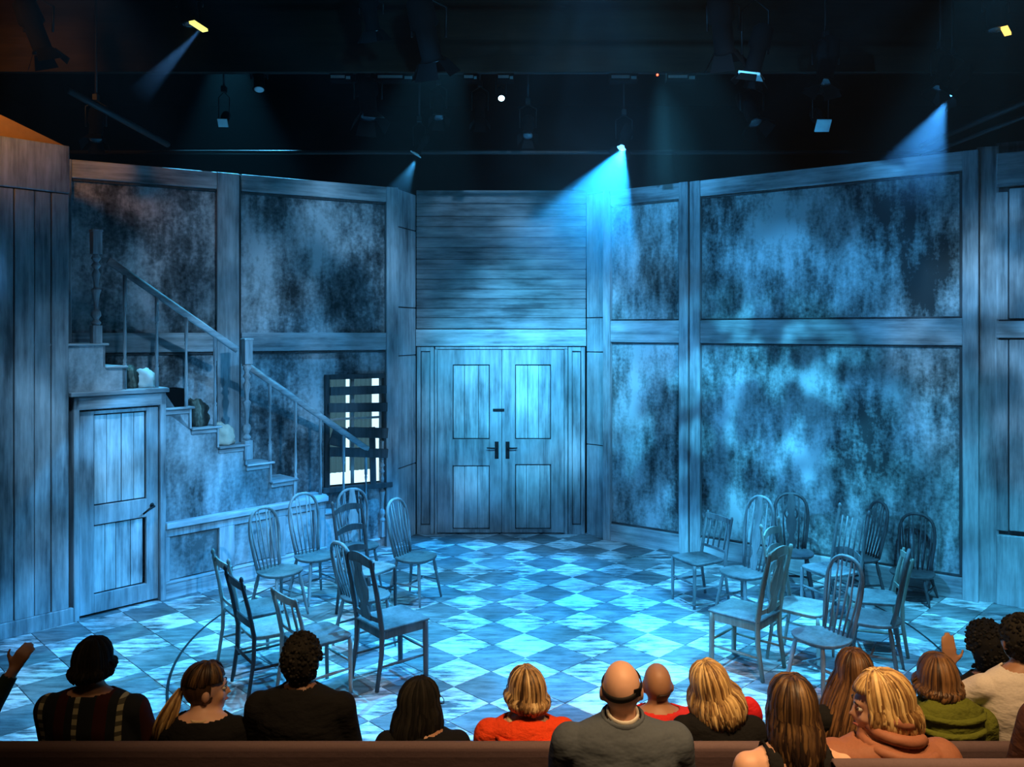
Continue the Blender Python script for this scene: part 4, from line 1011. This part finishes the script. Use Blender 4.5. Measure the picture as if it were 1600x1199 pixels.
SF, SN = .25, .58
C = clothmat
black_c = C('black_knit', (.010, .010, .011), .95); jacket_o = C('orange_red_fleece', (.85, .07, .015), .9, .9, 14); blazer = C('grey_wool', (.085, .105, .135), .85, .6, 7)
person(143, 1003, 4.0, SF, 'person at far left with dark bobbed hair in a dark plaid flannel shirt', 'tan', body_px=157, cloth=plaidmat(), width=1.16, girth=1.1, hair=dict(kind='long', m='black', length=.055, vol=1.12, spread=.03, n=150, seed=3))
r_, Mh, k, hx = person(320, 1041, 4.0, SF, 'person with a blonde-ended ponytail in a black top, face turned to the right', 'fair', body_px=318, yaw=-68, pitch=-4, width=.9, cloth=black_c, eyes=True, neck_z=.595,
    hair=dict(kind='long', m='dkbrown', length=.24, gather=(-.035, -.115, -.01), tilt=(-.09, 0), n=120, seed=5, front=38))
collar(r_, k, hx, C('pale_shirt_collar', (.7, .5, .3)), .60, .062, .012)
person(470, 999, 4.0, SF, 'person with short black curly hair in a black T-shirt, seen from behind', 'brown', body_px=472, width=1.13, cloth=black_c, girth=1.1, neck_z=.615, hair=dict(kind='short', m='black', vol=1.22, cut=-.06, seed=4))
r_, Mh, k, hx = person(657, 1067, 4.0, SF, 'person with long black hair and glasses in black, head turned slightly right', 'tan', body_px=672, yaw=-48, width=.95, cloth=black_c, eyes=True, hair=dict(kind='long', m='black', length=.26, vol=1.14, spread=.05, n=170, seed=6, tilt=(-.03, 0)))
glasses(r_, Mh)
r_, Mh, k, hx = person(822, 1049, 4.0, SF, 'person with a streaked blonde bob in an orange-red fleece jacket', 'fair', yaw=28, width=1.0, girth=1.1, cloth=jacket_o, cname='jacket', cloth_off=.02, eyes=True, hair=dict(kind='long', m='streak', length=.075, vol=1.13, spread=.045, n=170, seed=8, flick=-.4))
hood(r_, k, hx, jacket_o, .175, .50, .12, .08); collar(r_, k, hx, C('cream_lining', (.75, .65, .45)), .60, .085, .016, ry=.075); glasses(r_, Mh)
r_, Mh, k, hx = person(1028, 1039, 4.35, SF, 'shaven-headed person in a red shirt beside the grey blazer', 'tan', body_px=1026, width=1.0, cloth=C('red_jersey', (.70, .035, .03)), neck_z=.60, hair=dict(kind='stubble', m='dkbrown', seed=2))
r_, Mh, k, hx = person(1112, 1041, 4.0, SF, 'person with wavy blonde hair in black, head tilted to the left', 'fair', body_px=1150, roll=-14, yaw=12, width=.95, cloth=black_c, hair=dict(kind='long', m='blonde', length=.15, vol=1.20, spread=.06, n=190, seed=10, flick=.5, tilt=(.05, 0)))
person(1337, 1021, 4.0, SF, 'person with long straight brown hair spreading over the left shoulder', 'fair', body_px=1345, cloth=black_c, width=.95, hair=dict(kind='long', m='brown', length=.33, vol=1.10, spread=.05, n=200, seed=12, tilt=(-.07, -.03), flick=.6))
green_c = C('olive_green_fleece', (.13, .15, .02), .95, .8, 12)
r_, Mh, k, hx = person(1468, 1031, 4.0, SF, 'person with a brown bob in an olive green hooded coat', 'fair', body_px=1474, yaw=-14, width=1.05, girth=1.1, cloth=green_c, cname='coat', cloth_off=.022, hair=dict(kind='long', m='brown', length=.06, vol=1.20, spread=.04, n=170, seed=14))
hood(r_, k, hx, green_c, .20, .56, .13, .085, seed=9); collar(r_, k, hx, green_c, .60, .10, .03, ry=.085)
person(1598, 968, 4.05, SF, 'dark-haired person in a white T-shirt, left hand raised', 'tan', body_px=1592, width=1.1, cloth=C('white_jersey', (.80, .74, .70), .9, .5, 8), sleeve='short', voxel=.0085,
    armL=((-.27, .07, .60), (-.28, .12, .74), (.02, .08, 1), .25), hair=dict(kind='short', m='black', vol=1.14, cut=-.06, seed=15))
person(1546, 986, 4.60, .10, 'person with big dark curly hair in front of the white T-shirt', 'brown', cloth=black_c, width=.9, hair=dict(kind='short', m='black', vol=1.5, cut=-.12, seed=22))
person(-150, 1040, 4.0, SF, 'person mostly beyond the left edge reaching a hand into view', 'tan', cloth=C('dark_green_sleeve', (.02, .04, .025)), voxel=.0085,
    armR=((.30, .12, .46), (.40, .22, .70), (.45, .1, .85), .9), hair=dict(kind='short', m='brown', vol=1.15, seed=19))
# nearer row
r_, Mh, k, hx = person(972, 1036, 3.2, SN, 'bald person in a grey blazer with a black strap round the head', 'fair', floor=.18, width=1.14, girth=1.12, cloth=blazer, cname='blazer', cloth_off=.02, neck_z=.625)
H = lambda *p: Mh @ Vector(p)
st = MB(); n = 36; vs_ = []; fs = []
for i in range(n + 1):
    a = 2 * math.pi * i / n; x_, y_ = math.cos(a), math.sin(a); zz_ = .030 + .022 * y_ + .016 * x_
    for dz_, rr_ in ((-.011, 1.03), (.011, 1.03)): 
        q = math.sqrt(max(.2, 1 - ((zz_ + dz_ - .018) / .097) ** 2)); vs_.append(H(x_ * .074 * rr_ * q, -.010 + y_ * .094 * rr_ * q, zz_ + dz_))
fs = [(2 * i, 2 * i + 2, 2 * i + 3, 2 * i + 1) for i in range(n)]
st.add(vs_, fs, True); so_ = st.obj('head_strap', flat('black_strap', (.012, .011, .010), .6), r_); q = so_.modifiers.new('t', 'SOLIDIFY'); q.thickness = .004; q.offset = 1
bk_ = MB(); bk_.box(-.014, .014, -.006, .004, -.014, .014); bk_.v = [H(.050 + v[0], -.084 + v[1] + v[0] * .6, .026 + v[2]) for v in bk_.v]; bk_.obj('strap_buckle', M['black'], r_)
collar(r_, k, hx, flat('white_shirt_collar', (.68, .64, .58)), .645, .058, .009, 'shirt_collar'); collar(r_, k, hx, blazer, .628, .078, .013, 'blazer_collar', ry=.075)
r_, Mh, k, hx = person(1240, 1064, 3.0, SN, 'person with long dark straight hair in a black tank top edged yellow', 'fair', floor=.18, width=.98, cloth=black_c, cname='tank_top', sleeve='tank', hair=dict(kind='long', m='dkbrown', length=.17, vol=1.10, spread=.02, n=210, seed=31, front=55, tilt=(.01, -.035)))
yel = flat('yellow_trim', (.75, .55, .10)); zt = lambda u: (.515 + .07 * abs(u) ** 2.2) * k
MB().tube([(u * .10, -.128 + .05 * abs(u) ** 2, zt(u)) for u in [-1 + .1 * i for i in range(21)]], .006, 6).obj('neck_trim', yel, r_)
for s_ in (-1, 1): MB().tube([(s_ * .10, -.078, .585 * k), (s_ * .118, -.10, .54 * k), (s_ * .125, -.118, .47 * k), (s_ * .145, -.115, .38 * k)], .006, 6).obj('arm_trim', yel, r_)
puff = C('rust_quilted_nylon', (.30, .12, .07), .6, .5, 6)
r_, Mh, k, hx = person(1380, 1059, 3.05, SN, 'blonde person in a rust quilted puffer jacket, head bowed to the left', 'fair', body_px=1392, floor=.18, yaw=78, pitch=-8, width=1.1, girth=1.2, cloth=puff, cname='puffer_jacket', cloth_off=.025, eyes=True, hair=dict(kind='long', m='blonde', length=.12, vol=1.16, spread=.035, n=210, seed=33, tilt=(.02, -.02), front=58))
for i, zz_ in enumerate((.24, .32, .40, .48, .56)):
    w_ = .19 - .012 * abs(i - 3) * 1.4; b = MB()
    b.tube([(hx * .6 + w_ * u, -.015 - .125 * math.sqrt(max(0, 1 - u * u * .9)), zz_ * k + .01 * u) for u in [-1 + .15 * j for j in range(14)]], [.012] + [.034] * 12 + [.012], 10, (.6, 1)); b.obj('quilt_roll', puff, r_)
collar(r_, k, hx, puff, .60, .085, .028, ry=.08)
for i, q in enumerate((-.06, -.01, .04, .09)):
    w_ = .135 - .018 * i; b = MB(); b.tube([(hx * .85 + .03 + w_ * u, -.06 - .10 * math.sqrt(max(0, 1 - u * u)) + .03 * i, .60 * k + q - .015 * u) for u in [-1 + .2 * j for j in range(11)]], [.010] + [.024] * 9 + [.010], 10, (1.0, .9)); b.obj('quilt_roll', puff, r_)
person(1715, 990, 3.0, SN, 'person at the bottom right corner in a dark rust coat, head beyond the frame', 'fair', floor=.18, width=1.15, girth=1.2, cloth=C('dark_rust_wool', (.09, .035, .02)), cname='coat', cloth_off=.03, hair=dict(kind='long', m='auburn', length=.15, vol=1.15, spread=.05, n=120, seed=35))

# a red bag hung on the chair side beside the wavy blonde
b = MB(); b.ell((0, 0, 0), (.05, .04, .08), 20, 14); ob = b.obj('shoulder_bag', C('bright_red_nylon', (.75, .02, .03), .6)); ob.location = (X(1180, 4.14), 4.2, Z(1112, 4.2)); ob.rotation_euler = (0, R(-24), 0)
tag(ob, 'small red bag against the arm of the wavy blonde', 'bag')

# benches
plum = C('plum_brown_upholstery', (.085, .055, .062), .9, .1, 20)
plum_toplit = C('toplit_plum_upholstery', (.17, .115, .125), .9, .1, 20)  # paler copy of the bench colour, light on the top painted in
def bench(name, y, x0, x1, top, seat, floor, label, steps_):
    t = empty(name, ((x0 + x1) / 2, y, floor)); tag(t, label, 'bench'); o = Vector(t.location); L0, L1 = x0 - o.x, x1 - o.x
    s_, tp = seat - floor, top - floor
    nseg = max(1, int((x1 - x0) / 1.1)); 
    b = MB(); poly = [(-.04, s_ - .12), (.045, s_ - .12), (.045, tp - .04), (.035, tp - .012), (.012, tp), (-.018, tp), (-.034, tp - .012), (-.04, tp - .04)]
    b.prism(poly, L0, L1, 'yz'); b.obj('backrest', plum, t, .004)
    b = MB(); b.tube([(L0, -.002, tp - .016), (L1, -.002, tp - .016)], .028, 12); b.obj('top_roll', plum_toplit, t)
    B(L0, L1, .05, .52, s_ - .10, s_ - .004).obj('seat', plum, t, .02)
    nl = max(2, steps_)
    for i in range(nl):
        xx = L0 + .05 + (L1 - L0 - .1) * i / (nl - 1); B(xx - .03, xx + .03, .0, .46, 0, s_ - .10).obj('leg', M['iron'], t, .004)
    return t
bench('bench', 3.74, -3.6, 3.4, Z(1163, 3.74), SF, -.15, 'long plum-brown upholstered bench running behind the front row of audience', 7)
bench('bench', 2.80, 1.10, 2.9, Z(1192, 2.80), SN, .18, 'nearer plum-brown bench back along the bottom right edge', 3)
bench('bench', 2.80, -2.9, 1.08, 1.16, SN, .18, 'nearer plum-brown bench under the blazer wearer', 4)
t = empty('stool', (X(1546, 4.60), 4.62, -.15)); tag(t, 'low padded stool beneath the curly-haired person', 'stool')
B(-.18, .18, -.17, .17, .18, .246).obj('seat', plum, t, .02)
for a in (-1, 1):
    for c in (-1, 1): B(a * .14 - .02, a * .14 + .02, c * .13 - .02, c * .13 + .02, 0, .18).obj('leg', M['iron'], t)

# ------------------------------------------------------------------ haze hanging in the lamp beams
def haze(c, r_, dens, label):
    m = bpy.data.materials.new('beam_haze'); m.use_nodes = True; nt = m.node_tree; nt.nodes.remove(nt.nodes['Principled BSDF'])
    v = nt.nodes.new('ShaderNodeVolumeScatter'); v.inputs['Anisotropy'].default_value = .3; v.inputs['Color'].default_value = (.95, .97, 1, 1)
    tc = nt.nodes.new('ShaderNodeTexCoord'); ln = nt.nodes.new('ShaderNodeVectorMath'); ln.operation = 'LENGTH'
    mp = nt.nodes.new('ShaderNodeMapping'); mp.inputs['Scale'].default_value = [1 / q for q in r_]
    nt.links.new(tc.outputs['Object'], mp.inputs[0]); nt.links.new(mp.outputs[0], ln.inputs[0])
    mr = nt.nodes.new('ShaderNodeMapRange'); mr.inputs['From Min'].default_value = .1; mr.inputs['From Max'].default_value = 1
    mr.inputs['To Min'].default_value = dens; mr.inputs['To Max'].default_value = 0; nt.links.new(ln.outputs['Value'], mr.inputs[0]); nt.links.new(mr.outputs[0], v.inputs['Density'])
    nt.links.new(v.outputs[0], nt.nodes['Material Output'].inputs['Volume'])
    o = MB().ell((0, 0, 0), r_, 20, 12).obj('haze', m); o.location = c; tag(o, label, 'haze', kind='stuff')
haze((1.0, 8.8, 4.15), (1.25, .7, 1.4), .17, 'thin blue haze glowing in the bright beam beside the door wall')
haze((3.95, 7.85, 4.45), (.6, .4, .7), .12, 'faint blue haze in the beam at the upper right')
haze((-1.2, 9.2, 4.5), (.5, .3, .45), .10, 'faint haze in the beam above the left end of the door wall')
haze((-2.85, 6.8, 4.95), (.4, .25, .45), .3, 'narrow streak of haze under the yellow-gelled lamp')
